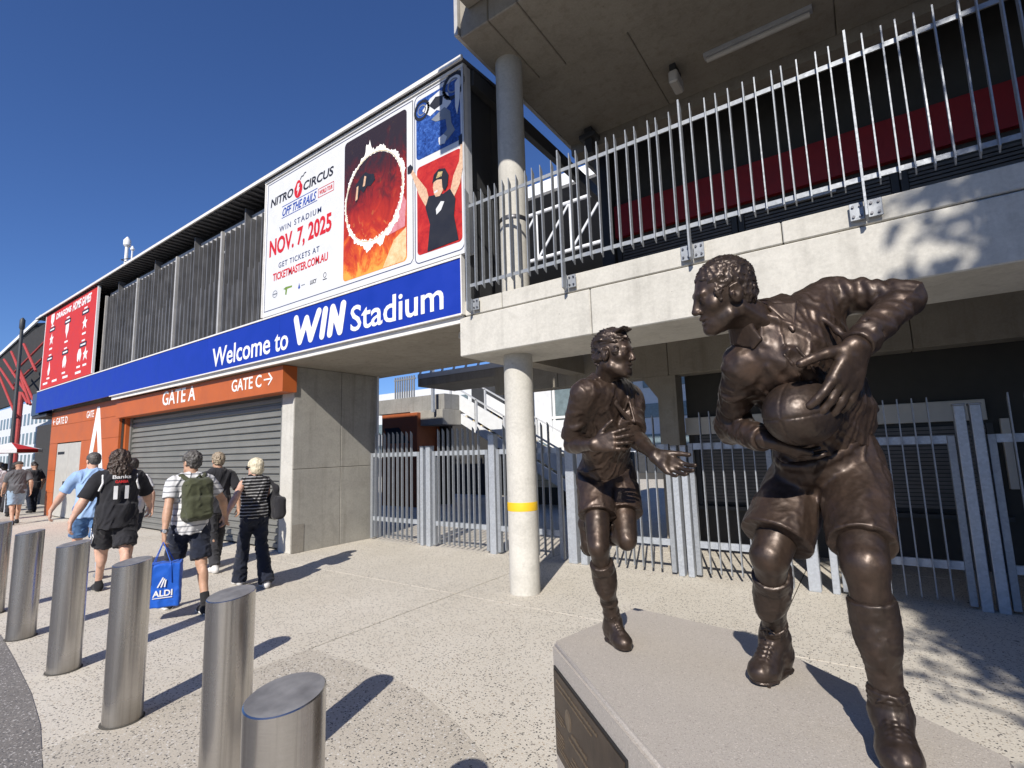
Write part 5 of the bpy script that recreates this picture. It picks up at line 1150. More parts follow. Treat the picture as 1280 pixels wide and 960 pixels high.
    for q in 'RL':
        S, E, W_ = J['s'+q], J['e'+q], J['w'+q]; lo2, hi2 = lo, hi; S_ = Vox(lo, hi, h); ax_ = nrm(E-S); p1 = nrm(np.cross(ax_, TR[1]+.1)); RA = np.array([nrm(ax_+p1*.45), p1, np.cross(ax_, p1)])
        if opts['sleeve'] == 'long':
            S_.rc(S, E, .058*s, .050*s, .03); S_.el(E, np.array((.050, .050, .050))*s, None, .02); ax2 = nrm(W_-E); p2 = nrm(np.cross(ax2, TR[1]+.1))
            S_.fr(E, E+(W_-E)*.86, .051*s, .043*s, .008, .03)
            S_.wrinkle(.0042*s, 10, RA, (.55, 2.4, 2.4), seed=opts['seed']+21); S_.wrinkle(.0020*s, 20, np.array([nrm(ax2-p2*.3), p2, np.cross(ax2, p2)]), (.6, 1.6, 1.6), seed=opts['seed']+22)
            c0, c1 = E+(W_-E)*.80, E+(W_-E)*.985; S_.fr(c0, c1, .0430*s, .0415*s, .004, .006)
        else:
            e = S+(E-S)*.86; S_.rc(S, S+(E-S)*.3, .054*s, .053*s, .03); S_.fr(S+(E-S)*.15, e, .053*s, .064*s, .006, .03)
            S_.wrinkle(.0045*s, 14, RA, (.9, 1.6, 1.6), seed=opts['seed']+23)
            S_.fr(e-(E-S)*.16, e-(E-S)*.0, .0665*s, .0680*s, .004, .004)
        A = F.D; hh = np.maximum(.03-np.abs(A-S_.D), 0)/.03; F.D = np.minimum(A, S_.D)-hh*hh*.03*.25
    F.wrinkle(.0012, 70, seed=5, ridge=False)
    FJ = F
    def surf(x, y, z, x2=0., y2=0., z2=0., off=.0):      # first jersey surface hit from outside towards the inner point, in torso axes about the neck
        p0 = J['neck']+s*(TR[0]*x+TR[1]*y+TR[2]*z); p1 = J['neck']+s*(TR[0]*x2+TR[1]*y2+TR[2]*z2)
        for t in np.linspace(0, 1, 160):
            p = p0*(1-t)+p1*t; i = np.round((p-FJ.lo)/FJ.h).astype(int)
            if np.all(i >= 0) and np.all(i < FJ.n) and FJ.D[tuple(i)] < 0: return p+nrm(p0-p1)*off*s
        return p1
    nk = nrm(J['head']-J['neck'])
    for pts_, r_, up_ in opts.get('ridges', []):
        pp_ = [surf(x_, .45, z_, x_, 0, z_) for x_, z_ in pts_]; fine_ = []
        for i_ in range(len(pp_)-1): fine_ += [pp_[i_]*(1-t)+pp_[i_+1]*t for t in (0, .5)]
        fine_.append(pp_[-1]); nn_ = len(fine_)
        F.chain(fine_, [r_*s*(.35+.65*math.sin(math.pi*(i_+.6)/(nn_+.2))) for i_ in range(nn_)], .016 if up_ else .010, 'add' if up_ else 'sub')
    for A_, B_, t_, r_, ph_, sp_ in opts.get('cuffs', []):          # creases wrapped part-way round a sleeve
        axs = nrm(J[B_]-J[A_]); c_ = J[A_]+(J[B_]-J[A_])*t_; e1 = nrm(np.cross(axs, CF)); e2 = np.cross(axs, e1)
        F.chain([c_+(e1*math.cos(ph_+q_)+e2*math.sin(ph_+q_))*r_*s+axs*.02*s*math.sin(2*q_) for q_ in np.linspace(-sp_, sp_, 9)], [.004*s, .006*s, .0085*s, .010*s, .011*s, .010*s, .0085*s, .006*s, .004*s], .014)
    if opts['collar'] == 'v': F.rc(J['neck']+nk*.10*s, J['neck']-TR[2]*.02*s, .060*s, .056*s, .010, 'sub')
    else: F.rc(J['neck']+nk*.14*s, J['neck']+nk*.0*s, .062*s, .060*s, .010, 'sub')
    js = F.mesh('jersey', M_brzc, root, o3)
    F = Vox(*bounds([J['neck']], .26*s), .0038)
    if opts['collar'] == 'v':
        for off in (0., .016, .030):
            for x in (-1, 1):
                pts = [surf(x*.03, -.3, .06, x*.03, 0, .06), surf(x*(.070+off), -.03, .25, x*(.070+off), -.03, -.1), surf(x*(.066+off), .03, .25, x*(.066+off), .03, -.1), surf(x*(.040+off*.9), .3, -.035-off*.4, x*.03, 0, -.035-off*.4), surf(x*(.004), .3, -.105-off*1.4, 0, 0, -.105-off*1.4)]
                F.chain(pts, [.0075*s]*5, .003)
    else:
        ring = [math.radians(a_) for a_ in range(125, 416, 10)]        # open at the front (90 degrees)
        base = [J['neck']+(TR[0]*math.cos(t)*.064+TR[1]*math.sin(t)*.064)*s for t in ring]
        top = [b_+nk*(.058 if abs(math.cos(t)) < 2 else 0)*s for b_, t in zip(base, ring)]
        outr = [surf(math.cos(t)*.108, math.sin(t)*.100, .35, math.cos(t)*.108, math.sin(t)*.100, -.15, .006) for t in ring]
        xc = opts.get('xc', 0); tipL, tipR = surf(-.050+xc, .4, -.020, -.05+xc, 0, -.020, .006), surf(.058+xc, .4, -.022, .05+xc, 0, -.022, .006)
        outr[0] = tipL if np.dot(base[0]-J['neck'], TR[0]) < 0 else tipR; outr[-1] = tipR if np.dot(base[0]-J['neck'], TR[0]) < 0 else tipL
        for i in range(len(ring)-1):
            for t in np.linspace(0, 1, max(5, int(np.linalg.norm(outr[i]-outr[i+1])/.006))): F.rc(top[i]*(1-t)+top[i+1]*t, outr[i]*(1-t)+outr[i+1]*t, .0062*s, .0055*s, .004)
            F.rc(base[i], top[i], .006*s, None, .004); F.rc(outr[i], outr[i+1], .0058*s, None, .004); F.rc(top[i], top[i+1], .0065*s, None, .003)
        for x in (-1, 1): F.chain([surf(x*.019+xc, .4, z_, x*.019+xc, 0, z_) for z_ in (-.06, -.09, -.13, -.17, -.21, -.25)], [.0055*s]*6, .004)
    F.mesh('collar', M_brzc, root, o3)
    if opts['collar'] != 'v':
        for k, t in enumerate((.05, .12)):
            p = surf(xc, .4, -.05-t, xc, 0, -.05-t); MB().tube(p-TR[1]*.01, p+TR[1]*.012, .010*s, .008*s, 10).build('button', M_brzc, js, smooth=True)
    # --- shorts
    lo, hi = bounds([J[k] for k in ('pelvis', 'hR', 'hL', 'kR', 'kL')], .17); F = Vox(lo, hi, h)
    F.el(J['pelvis']+TR[2]*.02*s, np.array((.172, .130, .13))*s, TR, 0)
    for q in 'RL':
        H, K_ = J['h'+q], J['k'+q]; fl = opts['short'][q]; e = H+(K_-H)*fl[0]
        F.rc(H, H+(K_-H)*.25, .100*s, .098*s, .045); F.fr(H+(K_-H)*.15, e, .104*s, fl[1]*s, .004, .012)
    F.cut(J['pelvis']+TR[2]*opts['waist']*s, TR[2])
    # waistband
    for k in range(24):
        t, t2 = 2*math.pi*k/24, 2*math.pi*(k+1)/24; c = J['pelvis']+TR[2]*(opts['waist']-.012)*s; p = lambda t: c+(TR[0]*math.cos(t)*.150+TR[1]*math.sin(t)*.113)*s*opts.get('belly', 1.0)
        F.rc(p(t), p(t2), .016*s, None, .012)
    F.wrinkle(.0036*s, 11, np.array([nrm(TR[0]+TR[2]*.5), TR[1], nrm(TR[2]-TR[0]*.5)]), (2.4, 1.4, .6), seed=opts['seed']+3, mask=lambda P_: np.clip(1.3-np.abs((P_-J['pelvis'])@TR[2])*5, .12, 1))
    F.wrinkle(.0012*s, 24, np.array([nrm(TR[0]+TR[2]), TR[1], nrm(TR[2]-TR[0])]), (1, 1, 2), seed=opts['seed']+4)
    for a_, b_, r_, up_ in opts.get('sfolds', []): F.rc(a_, b_, r_, r_*.5, .02, 'add' if up_ else 'sub')
    for q in 'RL':
        H, K_ = J['h'+q], J['k'+q]; fl = opts['short'][q]; e = H+(K_-H)*fl[0]; F.fr(e-nrm(K_-H)*.010, e, (fl[1]+.002)*s, (fl[1]+.003)*s, .002, .002)
    F.wrinkle(.0012, 70, seed=6, ridge=False)
    F.mesh('shorts', M_brzc, root, o3)
    # --- socks and boots
    for q in 'RL':
        K_, A_ = J['k'+q], J['a'+q]; kf = nrm(K_-(J['h'+q]+A_)/2)
        if q in opts['socks']:
            t0 = opts['socks'][q]; lo, hi = bounds([K_, A_], .11); F = Vox(lo, hi, h)
            top = K_+(A_-K_)*t0; F.fr(top, A_, .056*s, .037*s, .008, 0); c = K_*.62+A_*.38; F.el(c-kf*.016*s, np.array((.060, .058, .125))*s, frame(-kf, nrm(K_-A_)), .03)
            F.cut(top, K_-A_)
            F.fr(top, top+(A_-K_)*.11, .0615*s, .0595*s, .005, .004)
            if opts['hair'] != 'curl':
                for t in (.34, .55, .72, .86): F.fr(K_+(A_-K_)*t, K_+(A_-K_)*(t+.03), (.058-.016*t)*s, (.057-.016*t)*s, .004, .012)
            F.wrinkle(.0018, 30, None, (1, 1, .6), seed=8)
            F.mesh('sock', M_brzd, root, o3)
        bu = opts['bup'].get(q, (0, 0, 1))
        boot('boot', A_, J['toe'+q], s*opts.get('boots', 1.0), root, K_, M_brzd, bu, .0042, studs=(q in opts['studs']))
    return root
# the ball carrier
jm = JM
hands_m = [dict(w=jm['wL'], d=cv(-.36, -.92, -.05), pn=cv(-.30, -.05, .95), lat=cv(-.92, .32, -.2), s=1.42, curl=(.20, .22, .24, .30), spread=.20, thumb=(1.0, .70, .20), rr=.0112),
           dict(w=jm['wR'], d=cv(.80, -.30, -.10), pn=cv(.3, .85, -.3), lat=cv(-.5, .1, -.8), s=1.12, curl=(.3, .3, .3, .35), spread=.05, thumb=(.25, .95, .1))]
om = dict(h=.0048, hands=hands_m, hair='curl', hem=.02, sleeve='long', seed=40, ridges=[([(.10, .0), (.145, -.07), (.150, -.13)], .005, False), ([(.03, -.07), (.06, -.19), (.05, -.32)], .013, True), ([(-.03, -.10), (-.015, -.21), (.01, -.33)], .011, True), ([(-.11, -.08), (-.08, -.19), (-.03, -.31)], .013, True), ([(.12, -.15), (.09, -.23), (.06, -.34)], .011, True), ([(.0, -.14), (.03, -.24), (.03, -.34)], .006, False), ([(-.07, -.12), (-.05, -.22), (-.01, -.33)], .006, False), ([(.12, -.05), (.08, -.12), (.06, -.20)], .010, True)],
    cuffs=[('sL', 'eL', .25, .054, 1.2, .9), ('sL', 'eL', .50, .050, .9, 1.1), ('sL', 'eL', .72, .048, 1.3, 1.1), ('sL', 'eL', .90, .046, 1.0, 1.2), ('eL', 'wL', .16, .044, 1.6, 1.2), ('eL', 'wL', .32, .041, 1.2, 1.1), ('eL', 'wL', .50, .039, 1.7, 1.0), ('eL', 'wL', .66, .037, 1.3, 1.0),
           ('sR', 'eR', .30, .052, 2.2, 1.0), ('sR', 'eR', .55, .049, 1.8, 1.1), ('sR', 'eR', .80, .046, 2.2, 1.1), ('eR', 'wR', .20, .043, 2.0, 1.1), ('eR', 'wR', .45, .040, 1.7, 1.1), ('eR', 'wR', .66, .038, 2.0, 1.0)],
    hs=.925, xc=-.05, wr=.0072, collar='polo', short=dict(R=(.82, .114), L=(.84, .088)), bulk=[(jm['sL']+cv(-.03, -.10, .03), jm['pelvis']+cv(.09, .13, .02), .075, .085), (jm['sL']*.5+jm['sR']*.5+cv(-.02, -.10, -.06), jm['pelvis']+cv(.02, .16, -.03), .11, .11)], waist=.085, socks=dict(R=.22, L=.24), bup={}, studs='R', belly=.98, fat=1.08,
    sfolds=[(jm['pelvis']+cv(.02, -.06, -.13), jm['pelvis']+cv(.12, -.02, -.13), .012, False), (jm['pelvis']+cv(.02, -.10, -.12), jm['pelvis']+cv(.10, -.13, -.12), .010, False)],
    folds=[(jm['sL']+cv(-.10, -.05, -.10), jm['pelvis']+cv(.02, .28, -.13), .010, True), (jm['neck']+cv(.02, -.10, -.13), jm['pelvis']+cv(-.02, .22, -.14), .010, True)])
sm = statue('ball_carrier_statue', 'large bronze statue of a footballer clutching a ball and looking left', JM, 1.06, cv(-.95, -.28, .06), cv(-.28, .95, 0), om)
# ball
bc = jm['ball']; ax = nrm(cv(-.78, -.14, -.60)); up_ = nrm(np.cross(ax, cv(.3, -.6, -.2))); RB = np.array([np.cross(ax, up_), ax, up_])
F = Vox(bc-.19, bc+.19, .0036); F.el(bc, (.110, .155, .110), RB, 0)
for m_ in range(4):
    t = m_*math.pi/2+.35
    for k in range(-10, 10):
        f0, f1 = k/10.5*math.pi/2, (k+1)/10.5*math.pi/2
        pp = lambda f: bc+RB[1]*.155*math.sin(f)+(RB[0]*math.cos(t)+RB[2]*math.sin(t))*.110*math.cos(f)
        F.rc(pp(f0), pp(f1), .0028, None, .004, 'sub')
F.wrinkle(.0008, 120, seed=77, ridge=False)
F.mesh('ball', M_brzd, sm, tuple(sm.location))
# the running boy
jb = JB
hands_b = [dict(w=jb['wR'], d=cv(.80, .22, -.45), pn=cv(.45, -.15, .75), lat=cv(-.1, .95, .1), s=1.0, curl=(.28, .30, .32, .36), spread=.14, thumb=(.75, .75, -.05)),
           dict(w=jb['wL'], d=cv(.62, -.42, -.60), pn=cv(-.15, .55, -.6), lat=cv(.35, .80, .2), s=1.0, curl=(.32, .34, .36, .40), spread=.12, thumb=(.55, .85, .1))]
ob_ = dict(h=.0044, hands=hands_b, hair='swept', hem=.0, sleeve='short', seed=60, ridges=[([(-.09, -.06), (-.05, -.2), (-.05, -.36)], .013, True), ([(.07, -.06), (.03, -.22), (.03, -.36)], .013, True), ([(.12, -.10), (.10, -.22), (.09, -.36)], .011, True), ([(-.02, -.16), (-.01, -.28), (-.02, -.4)], .010, True), ([(-.13, -.05), (-.15, -.13), (-.14, -.22)], .006, False), ([(.13, -.05), (.15, -.13), (.14, -.22)], .006, False)],
    cuffs=[('sR', 'eR', .30, .050, 2.0, 1.0), ('sR', 'eR', .55, .054, 1.6, 1.0), ('sL', 'eL', .35, .050, 1.4, 1.0), ('sL', 'eL', .6, .054, 1.8, 1.0)], hs=1.0, wr=.0062, collar='v', short=dict(R=(.55, .100), L=(.60, .104)), waist=.055, socks=dict(R=.20, L=.25), bup=dict(L=tuple(nrm(jb['kL']-jb['aL']))), studs='', belly=.90, fat=.93, boots=.92, sl=.90)
sb_ = statue('running_boy_statue', 'slender bronze statue of a running boy with both hands open', JB, .88, cv(.80, .02, -.60), cv(.02, 1.0, .05), ob_)
# ------------------------------------------------------------------ passers-by
def ik(a, c, la, lb, bend):
    d = c-a; L = min(np.linalg.norm(d), (la+lb)*.999); d = nrm(d); c = a+d*L
    x = (la*la-lb*lb+L*L)/(2*L); hgt = math.sqrt(max(la*la-x*x, 0)); b = nrm(bend-np.dot(bend, d)*d); return a+d*x+b*hgt, c
SK1 = skin('skin_tanned', (.50, .30, .20)); SK2 = skin('skin_fair', (.60, .37, .27))
def person(label, x, y, ang, hgt, stride, hair, hairmat, shirt, smat, legs, lmat, shoemat, skinm=SK1, build=1.0, sleeve=.75, handL=None, handR=None, turn=0, lead='R', vox=.009, socks=None, hem=-.10, group=None, solemat=None, shw=.19):
    s = hgt/1.75; a_ = math.radians(ang); f = V3(math.cos(a_), math.sin(a_), 0); l = V3(-math.sin(a_), math.cos(a_), 0); u = V3(0, 0, 1); P0 = V3(x, y, 0)
    J = {}; pel = P0+u*.955*s; J['pelvis'] = pel; J['neck'] = pel+u*.50*s+f*.03*s
    sg = dict(L=1, R=-1)
    for q in 'LR':
        g_ = sg[q]; J['h'+q] = pel+l*g_*.088*s-u*.02*s; J['s'+q] = J['neck']+l*g_*shw*s-u*.055*s
        fw = 1 if q == lead else -1
        an = P0+f*fw*stride*.5*s+l*g_*.085*s+u*(.085 if fw > 0 else .125)*s
        J['k'+q], J['a'+q] = ik(J['h'+q], an, .435*s, .425*s, f)
        J['toe'+q] = J['a'+q]*V3(1, 1, 0)+f*.175*s+u*(.004 if fw > 0 else .008)+l*g_*.015
        w = (handL if q == 'L' else handR)
        w = V3(*w) if w is not None else J['s'+q]-u*.50*s+f*(-fw*stride*.33*s+.04)+l*g_*.08*s
        J['e'+q], J['w'+q] = ik(J['s'+q], w, .29*s, .255*s, -f*.9+l*g_*.3)
    ta = a_+math.radians(turn); hf = V3(math.cos(ta), math.sin(ta), -.06); J['head'] = J['neck']+u*.165*s+f*.03*s
    root = empty('person', (x, y, 0), label, 'person', group); o3 = tuple(root.location); TR = tframe(J); HR = frame(hf, u)
    allp = list(J.values()); lo, hi = bounds(allp, .17); F = Vox(lo, hi, vox)
    torso(F, J, TR, s*.95*build, -.006); head(F, J['head'], HR, s*.98, False, J['neck']-u*.02, .052)
    for q in 'LR':
        F.rc(J['s'+q], J['e'+q], .047*s*build, .040*s*build, .02); F.rc(J['e'+q], J['w'+q], .041*s*build, .027*s, .015); F.rc(J['e'+q]*.8+J['w'+q]*.2, J['e'+q]*.55+J['w'+q]*.45, .043*s*build, .037*s*build, .02)
        leg(F, J['h'+q], J['k'+q], J['a'+q], s, min(build, 1.12), -f)
        dd = nrm(J['w'+q]-J['e'+q]); hand(F, J['w'+q], dd*.7-u*.4 if (handL if q == 'L' else handR) is None else -u+dd*.3, -l*sg[q], f, s*.98, (.5, .55, .6, .65), .06, (.5, .8, .2), rr=.0105)
    F.mesh('body', skinm, root, o3)
    # hair
    F = Vox(J['head']-.30*s, J['head']+.22*s, min(vox, .008)); g = lambda a, b, c: J['head']+s*.98*(a*HR[0]+b*HR[1]+c*HR[2])
    if hair == 'short':
        F.el(g(0, -.022, .043), np.array((.081, .098, .086))*s, HR, 0); F.el(g(0, -.06, -.015), np.array((.064, .045, .05))*s, HR, .03); F.el(g(0, .13, -.03), np.array((.13, .12, .115))*s, HR, .012, 'sub'); F.wrinkle(.004, 60, seed=3)
    elif hair == 'cap':
        F.el(g(0, -.012, .052), np.array((.086, .102, .080))*s, HR, 0); F.cut(g(0, 0, .035), -HR[2]); F.el(g(0, .11, .045), np.array((.07, .07, .010))*s, HR, .01)
    elif hair == 'bob':
        F.el(g(0, -.022, .040), np.array((.094, .108, .096))*s, HR, 0); F.el(g(0, -.04, -.045), np.array((.096, .080, .075))*s, HR, .03); F.el(g(0, .13, -.04), np.array((.075, .10, .10))*s, HR, .015, 'sub'); F.wrinkle(.006, 50, HR, (1, 1, 3), seed=4)
    elif hair == 'long':
        F.el(g(0, -.025, .042), np.array((.095, .108, .094))*s, HR, 0); F.rc(g(0, -.06, 0), g(0, -.085, -.17), .092*s, .105*s, .04); F.rc(g(.05, -.05, -.02), g(.085, -.05, -.20), .05*s, .055*s, .03); F.rc(g(-.05, -.05, -.02), g(-.085, -.05, -.20), .05*s, .055*s, .03)
        F.el(g(0, .13, -.04), np.array((.072, .10, .11))*s, HR, .015, 'sub'); F.wrinkle(.014, 26, HR, (1, 1, 1.6), seed=5); F.wrinkle(.007, 55, seed=6)
    elif hair == 'tousled':
        F.el(g(0, -.022, .045), np.array((.088, .104, .092))*s, HR, 0); F.el(g(0, -.065, -.02), np.array((.07, .045, .055))*s, HR, .03); F.el(g(0, .13, -.03), np.array((.12, .12, .11))*s, HR, .012, 'sub'); F.wrinkle(.010, 36, seed=7)
    F.mesh('cap' if hair == 'cap' else 'hair', hairmat, root, o3)
    # top
    lo, hi = bounds([J[k] for k in ('neck', 'pelvis', 'sR', 'sL', 'eR', 'eL')], .24); F = Vox(lo, hi, vox)
    torso(F, J, TR, s*build, .014, .07, 1.04, 1.03); F.fr(pel+u*.12*s, pel+u*(hem-.02)*s, .150*s*build, .160*s*build, .01, .06)
    F.cut(pel+u*hem*s, -u); F.wrinkle(.011, 9, np.array([nrm(l+u*.4), f, nrm(u-l*.4)]), (.6, 1.2, 2.6), seed=int(abs(x*7)))
    if shirt != 'vest':
        for q in 'LR':
            S, E = J['s'+q], J['e'+q]; e = S+(E-S)*sleeve
            if sleeve < 1.2: F.rc(S, S+(E-S)*.3, .062*s*build, None, .03); F.fr(S+(E-S)*.1, e, .062*s*build, .070*s*build, .006, .03)
    F.rc(J['neck']+u*.09, J['neck']-u*.015, .058*s, .056*s, .01, 'sub')
    if shirt == 'vest':
        for q in 'LR': F.el(J['s'+q]+l*sg[q]*.03*s-u*.02, np.array((.05, .06, .09))*s, None, .02, 'sub')
    tp = F.mesh({'polo': 'polo_shirt', 'vest': 'sleeveless_top', 'jersey': 'jersey'}.get(shirt, 'tee_shirt'), smat, root, o3)
    if shirt == 'polo':
        F = Vox(J['neck']-.13, J['neck']+.13, .007)
        pts = [J['neck']+(l*math.cos(t)*.066+f*math.sin(t)*.064)*s+u*.035 for t in np.linspace(0, 2*math.pi, 17)]; F.chain(pts, [.017]*17, .01); F.mesh('collar', smat, root, o3)
    # lower
    lo, hi = bounds([J[k] for k in ('pelvis', 'hR', 'hL', 'kR', 'kL', 'aR', 'aL')], .18); F = Vox(lo, hi, vox)
    F.el(pel+u*.01*s, np.array((.168, .128, .13))*s*build, TR, 0); F.el(pel-f*.05*s-u*.03*s, np.array((.14, .09, .10))*s*build, TR, .04)
    for q in 'LR':
        H, K_, A_ = J['h'+q], J['k'+q], J['a'+q]
        if legs == 'shorts': F.rc(H, H+(K_-H)*.3, .098*s*build, .096*s*build, .05); F.fr(H+(K_-H)*.1, H+(K_-H)*.90, .096*s*build, .098*s*build, .008, .04)
        elif legs == 'wide': F.rc(H, K_, .092*s, .074*s, .05); F.fr(K_+(H-K_)*.1, A_+(A_-K_)*.12, .072*s, .096*s, .012, .03)
        else: F.rc(H, K_, .094*s, .074*s, .05); F.fr(K_+(H-K_)*.1, A_+(A_-K_)*.03, .072*s, .066*s, .01, .03)
    F.wrinkle(.009, 12, None, (1, 1, .8), seed=int(abs(y*13)))
    lw = F.mesh('shorts' if legs == 'shorts' else 'trousers', lmat, root, o3)
    for q in 'LR':
        F = Vox(*bounds([J['a'+q], J['toe'+q]], .12*s), min(vox, .007)); shoe(F, J['a'+q], J['toe'+q], u, s, 1.05); sh_ = F.mesh('shoe', shoemat, root, o3)
        if solemat is not None:
            F = Vox(*bounds([J['a'+q], J['toe'+q]], .12*s), min(vox, .007)); b0 = J['a'+q]*V3(1, 1, 0)+u*(J['toe'+q][2]); F.bx((b0-f*.06*s+J['toe'+q])/2+u*.012*s, np.array((.125, .044, .014))*s, np.array([f, l, u]), .012, 0); F.mesh('sole', solemat, sh_, o3)
        if socks is not None:
            F = Vox(*bounds([J['a'+q], J['k'+q]], .08), min(vox, .008)); c = J['a'+q]; F.fr(c-(J['k'+q]-c)*.05, c+(J['k'+q]-c)*.24, .046*s, .045*s, .006, 0); F.mesh('sock', socks, root, o3)
    return root, J, dict(f=f, l=l, u=u, s=s, TR=TR, HR=HR)
C_blue = cloth('polo_light_blue', (.30, .45, .70)); C_denim = cloth('shorts_blue', (.075, .16, .32)); C_black = cloth('jersey_black', (.022, .022, .026), .3); C_navy = cloth('shorts_navy', (.014, .018, .032), .3)
C_grey = cloth('tee_grey', (.10, .10, .105), .25); C_ltden = cloth('denim_pale', (.28, .38, .48)); C_wht = cloth('tee_white', (.62, .62, .63)); C_dkgrey = cloth('trousers_charcoal', (.035, .035, .04), .3)
C_shoeb = cloth('shoe_black', (.018, .018, .02)); C_shoew = cloth('shoe_white', (.62, .61, .60)); C_shoeg = cloth('shoe_grey', (.20, .21, .23)); C_sock = cloth('sock_grey', (.34, .36, .40)); C_olive = cloth('pack_olive', (.060, .065, .036), .25)
S_bw = stripes('striped_tee', (.64, .64, .64), (.16, .17, .19), .062, .24); S_top = stripes('striped_vest', (.018, .018, .02), (.42, .42, .42), .040, .30)
H_br = hairm('hair_brown', (.018, .011, .008), (.07, .042, .028)); H_gr = hairm('hair_grey', (.035, .032, .03), (.13, .12, .11)); H_bl = hairm('hair_platinum', (.45, .38, .24), (.80, .74, .58)); H_sand = hairm('hair_sandy', (.16, .12, .08), (.42, .34, .24)); H_dk = hairm('hair_dark', (.012, .01, .009), (.04, .03, .025))
C_cap = cloth('cap_brown', (.07, .06, .05))
# man in light blue
person('man in light blue polo shirt and blue shorts walking behind a bollard', -9.45, 2.60, 176, 1.80, .62, 'short', H_gr, 'polo', C_blue, 'shorts', C_denim, C_shoeg, SK2, 1.05, .80, handL=(-9.75, 2.20, .92), turn=14, lead='L', socks=C_sock, hem=-.12)
# person with number 11
r11, J11, X11 = person('person with long curly hair in black jersey numbered 11 and black shorts', -7.98, 2.47, 172, 1.80, .66, 'long', H_br, 'jersey', C_black, 'shorts', C_black, C_shoeb, SK2, 1.24, .92, lead='L', hem=-.16, shw=.205, handL=(-8.02, 2.02, .93), handR=(-8.25, 2.92, 1.02))
M_num = plain('print_white', (.72, .72, .72), .7); M_numr = plain('print_red_jersey', (.60, .02, .02), .7)
def back_print(txt, J, X, zc, w_, h_, mat, parent, bold=.03, dy=0.0):
    """lettering laid on the back of a shirt"""
    o = letters('lettering', txt, (0, 0, w_, h_), mat, parent, 0, bold, 0, .003)
    me = o.data; n = len(me.vertices); co = np.empty(n*3); me.vertices.foreach_get('co', co); co = co.reshape(-1, 3)
    f, l, u = X['f'], X['l'], X['u']; sp = (J['sR']+J['sL'])/2; base = np.array((J['pelvis'][0], J['pelvis'][1], 0))
    loc = Vector(base)+Vector((0, 0, zc)); 
    out = np.zeros_like(co); side = -co[:, 0]                    # reads left to right seen from behind
    dpt = X['dep']-.55*side**2*2.2+co[:, 1]*-1
    out = -np.outer(side, l)*-1*1.0
    out = np.outer(co[:, 0], -l)*1.0+np.outer(np.full(n, 1.0)*dpt, -f)+np.outer(co[:, 2], u)
    me.vertices.foreach_set('co', out.ravel()); me.update(); o.location = loc-wl(parent); return o
X11['dep'] = .195
back_print('11', J11, X11, 1.26, .155, .165, M_num, r11, .04)
back_print('GAMBA', J11, X11, 1.395, .135, .036, M_numr, r11, .04); X11['dep'] = .182
back_print('Banks', J11, X11, 1.455, .19, .045, M_num, r11, .02)
for q, g_ in (('L', 1), ('R', -1)):     # white piping over the shoulders
    S = J11['s'+q]; fb = -X11['f']; m = Vox(S-.26, S+.26, .008); c0 = S-X11['l']*g_*.035
    m.chain([c0+X11['u']*.075, c0+fb*.085+X11['u']*.035, c0+fb*.118-X11['u']*.06, c0+fb*.100+X11['l']*g_*.03-X11['u']*.15], [.013]*4, .004); m.mesh('piping', M_num, r11, tuple(r11.location))
def bandline(pts, r, name, mat, parent):
    m = MB().path(pts, r, 6); return m.build(name, mat, parent)
kx = J11['hL']*.35+J11['kL']*.65; sd_ = X11['l']*.135
for off, rr in ((0, .006), (.035, .005)):
    dlt = [(-.10, -.0), (-.02, .10-off), (.09, .0), (.02, -.085+off)]
    bandline([kx+sd_*(1.0-.12*abs(a)*8)-X11['f']*a+X11['u']*(b+.02) for a, b in dlt+dlt[:1]], rr, 'diamond_stripe', M_num, r11)
# man with backpack
rw, Jw, Xw = person('man in white striped tee shirt and navy shorts wearing an olive backpack', -6.28, 2.63, 176, 1.74, .60, 'tousled', H_gr, 'tee', S_bw, 'shorts', C_navy, C_shoeb, SK1, 1.02, .62, handL=(-6.14, 2.32, .80), handR=(-6.45, 3.08, .97), turn=18, lead='L', solemat=C_shoew, socks=C_shoeb, hem=-.11)
bp = empty('backpack', tuple(Jw['pelvis']), 'olive green backpack worn by the man in striped tee shirt', 'backpack'); cb_ = Jw['neck']*.52+Jw['pelvis']*.48-Xw['f']*.20; RBk = np.array([Xw['l'], Xw['f'], Xw['u']])
F = Vox(cb_-.36, cb_+.36, .008); F.bx(cb_, (.150, .085, .235), RBk, .075, 0); F.bx(cb_-Xw['f']*.075-Xw['u']*.085, (.125, .055, .125), RBk, .05, .02); F.rc(cb_-Xw['f']*.088-Xw['l']*.12+Xw['u']*.055, cb_-Xw['f']*.088+Xw['l']*.12+Xw['u']*.055, .006, None, .004, 'sub'); F.rc(cb_-Xw['l']*.14+Xw['u']*.14-Xw['f']*.05, cb_+Xw['l']*.14+Xw['u']*.16-Xw['f']*.05, .006, None, .004, 'sub')
F.wrinkle(.007, 12, RBk, (1.4, 1, 1), seed=9); F.mesh('sack', C_olive, bp, tuple(bp.location))
F = Vox(cb_-.4, cb_+.4, .008)
for g_ in (-1, 1):
    S = Jw['s'+('L' if g_ > 0 else 'R')]; c0 = S-Xw['l']*g_*.075; F.chain([cb_+Xw['u']*.19+Xw['l']*g_*.05+Xw['f']*.06, c0-Xw['f']*.05+Xw['u']*.075, c0+Xw['f']*.06+Xw['u']*.065], [.022, .026, .026], .01)
F.chain([cb_+Xw['u']*.225+Xw['l']*.035, cb_+Xw['u']*.265-Xw['f']*.03, cb_+Xw['u']*.225-Xw['l']*.035], [.010]*3, .005); F.mesh('strap', C_olive, bp, tuple(bp.location))
wt = empty('wristwatch', tuple(Jw['wL']), 'dark wristwatch on the wrist of the man carrying the blue bag', 'watch'); d_ = nrm(Jw['eL']-Jw['wL']); c_ = Jw['wL']+d_*.02
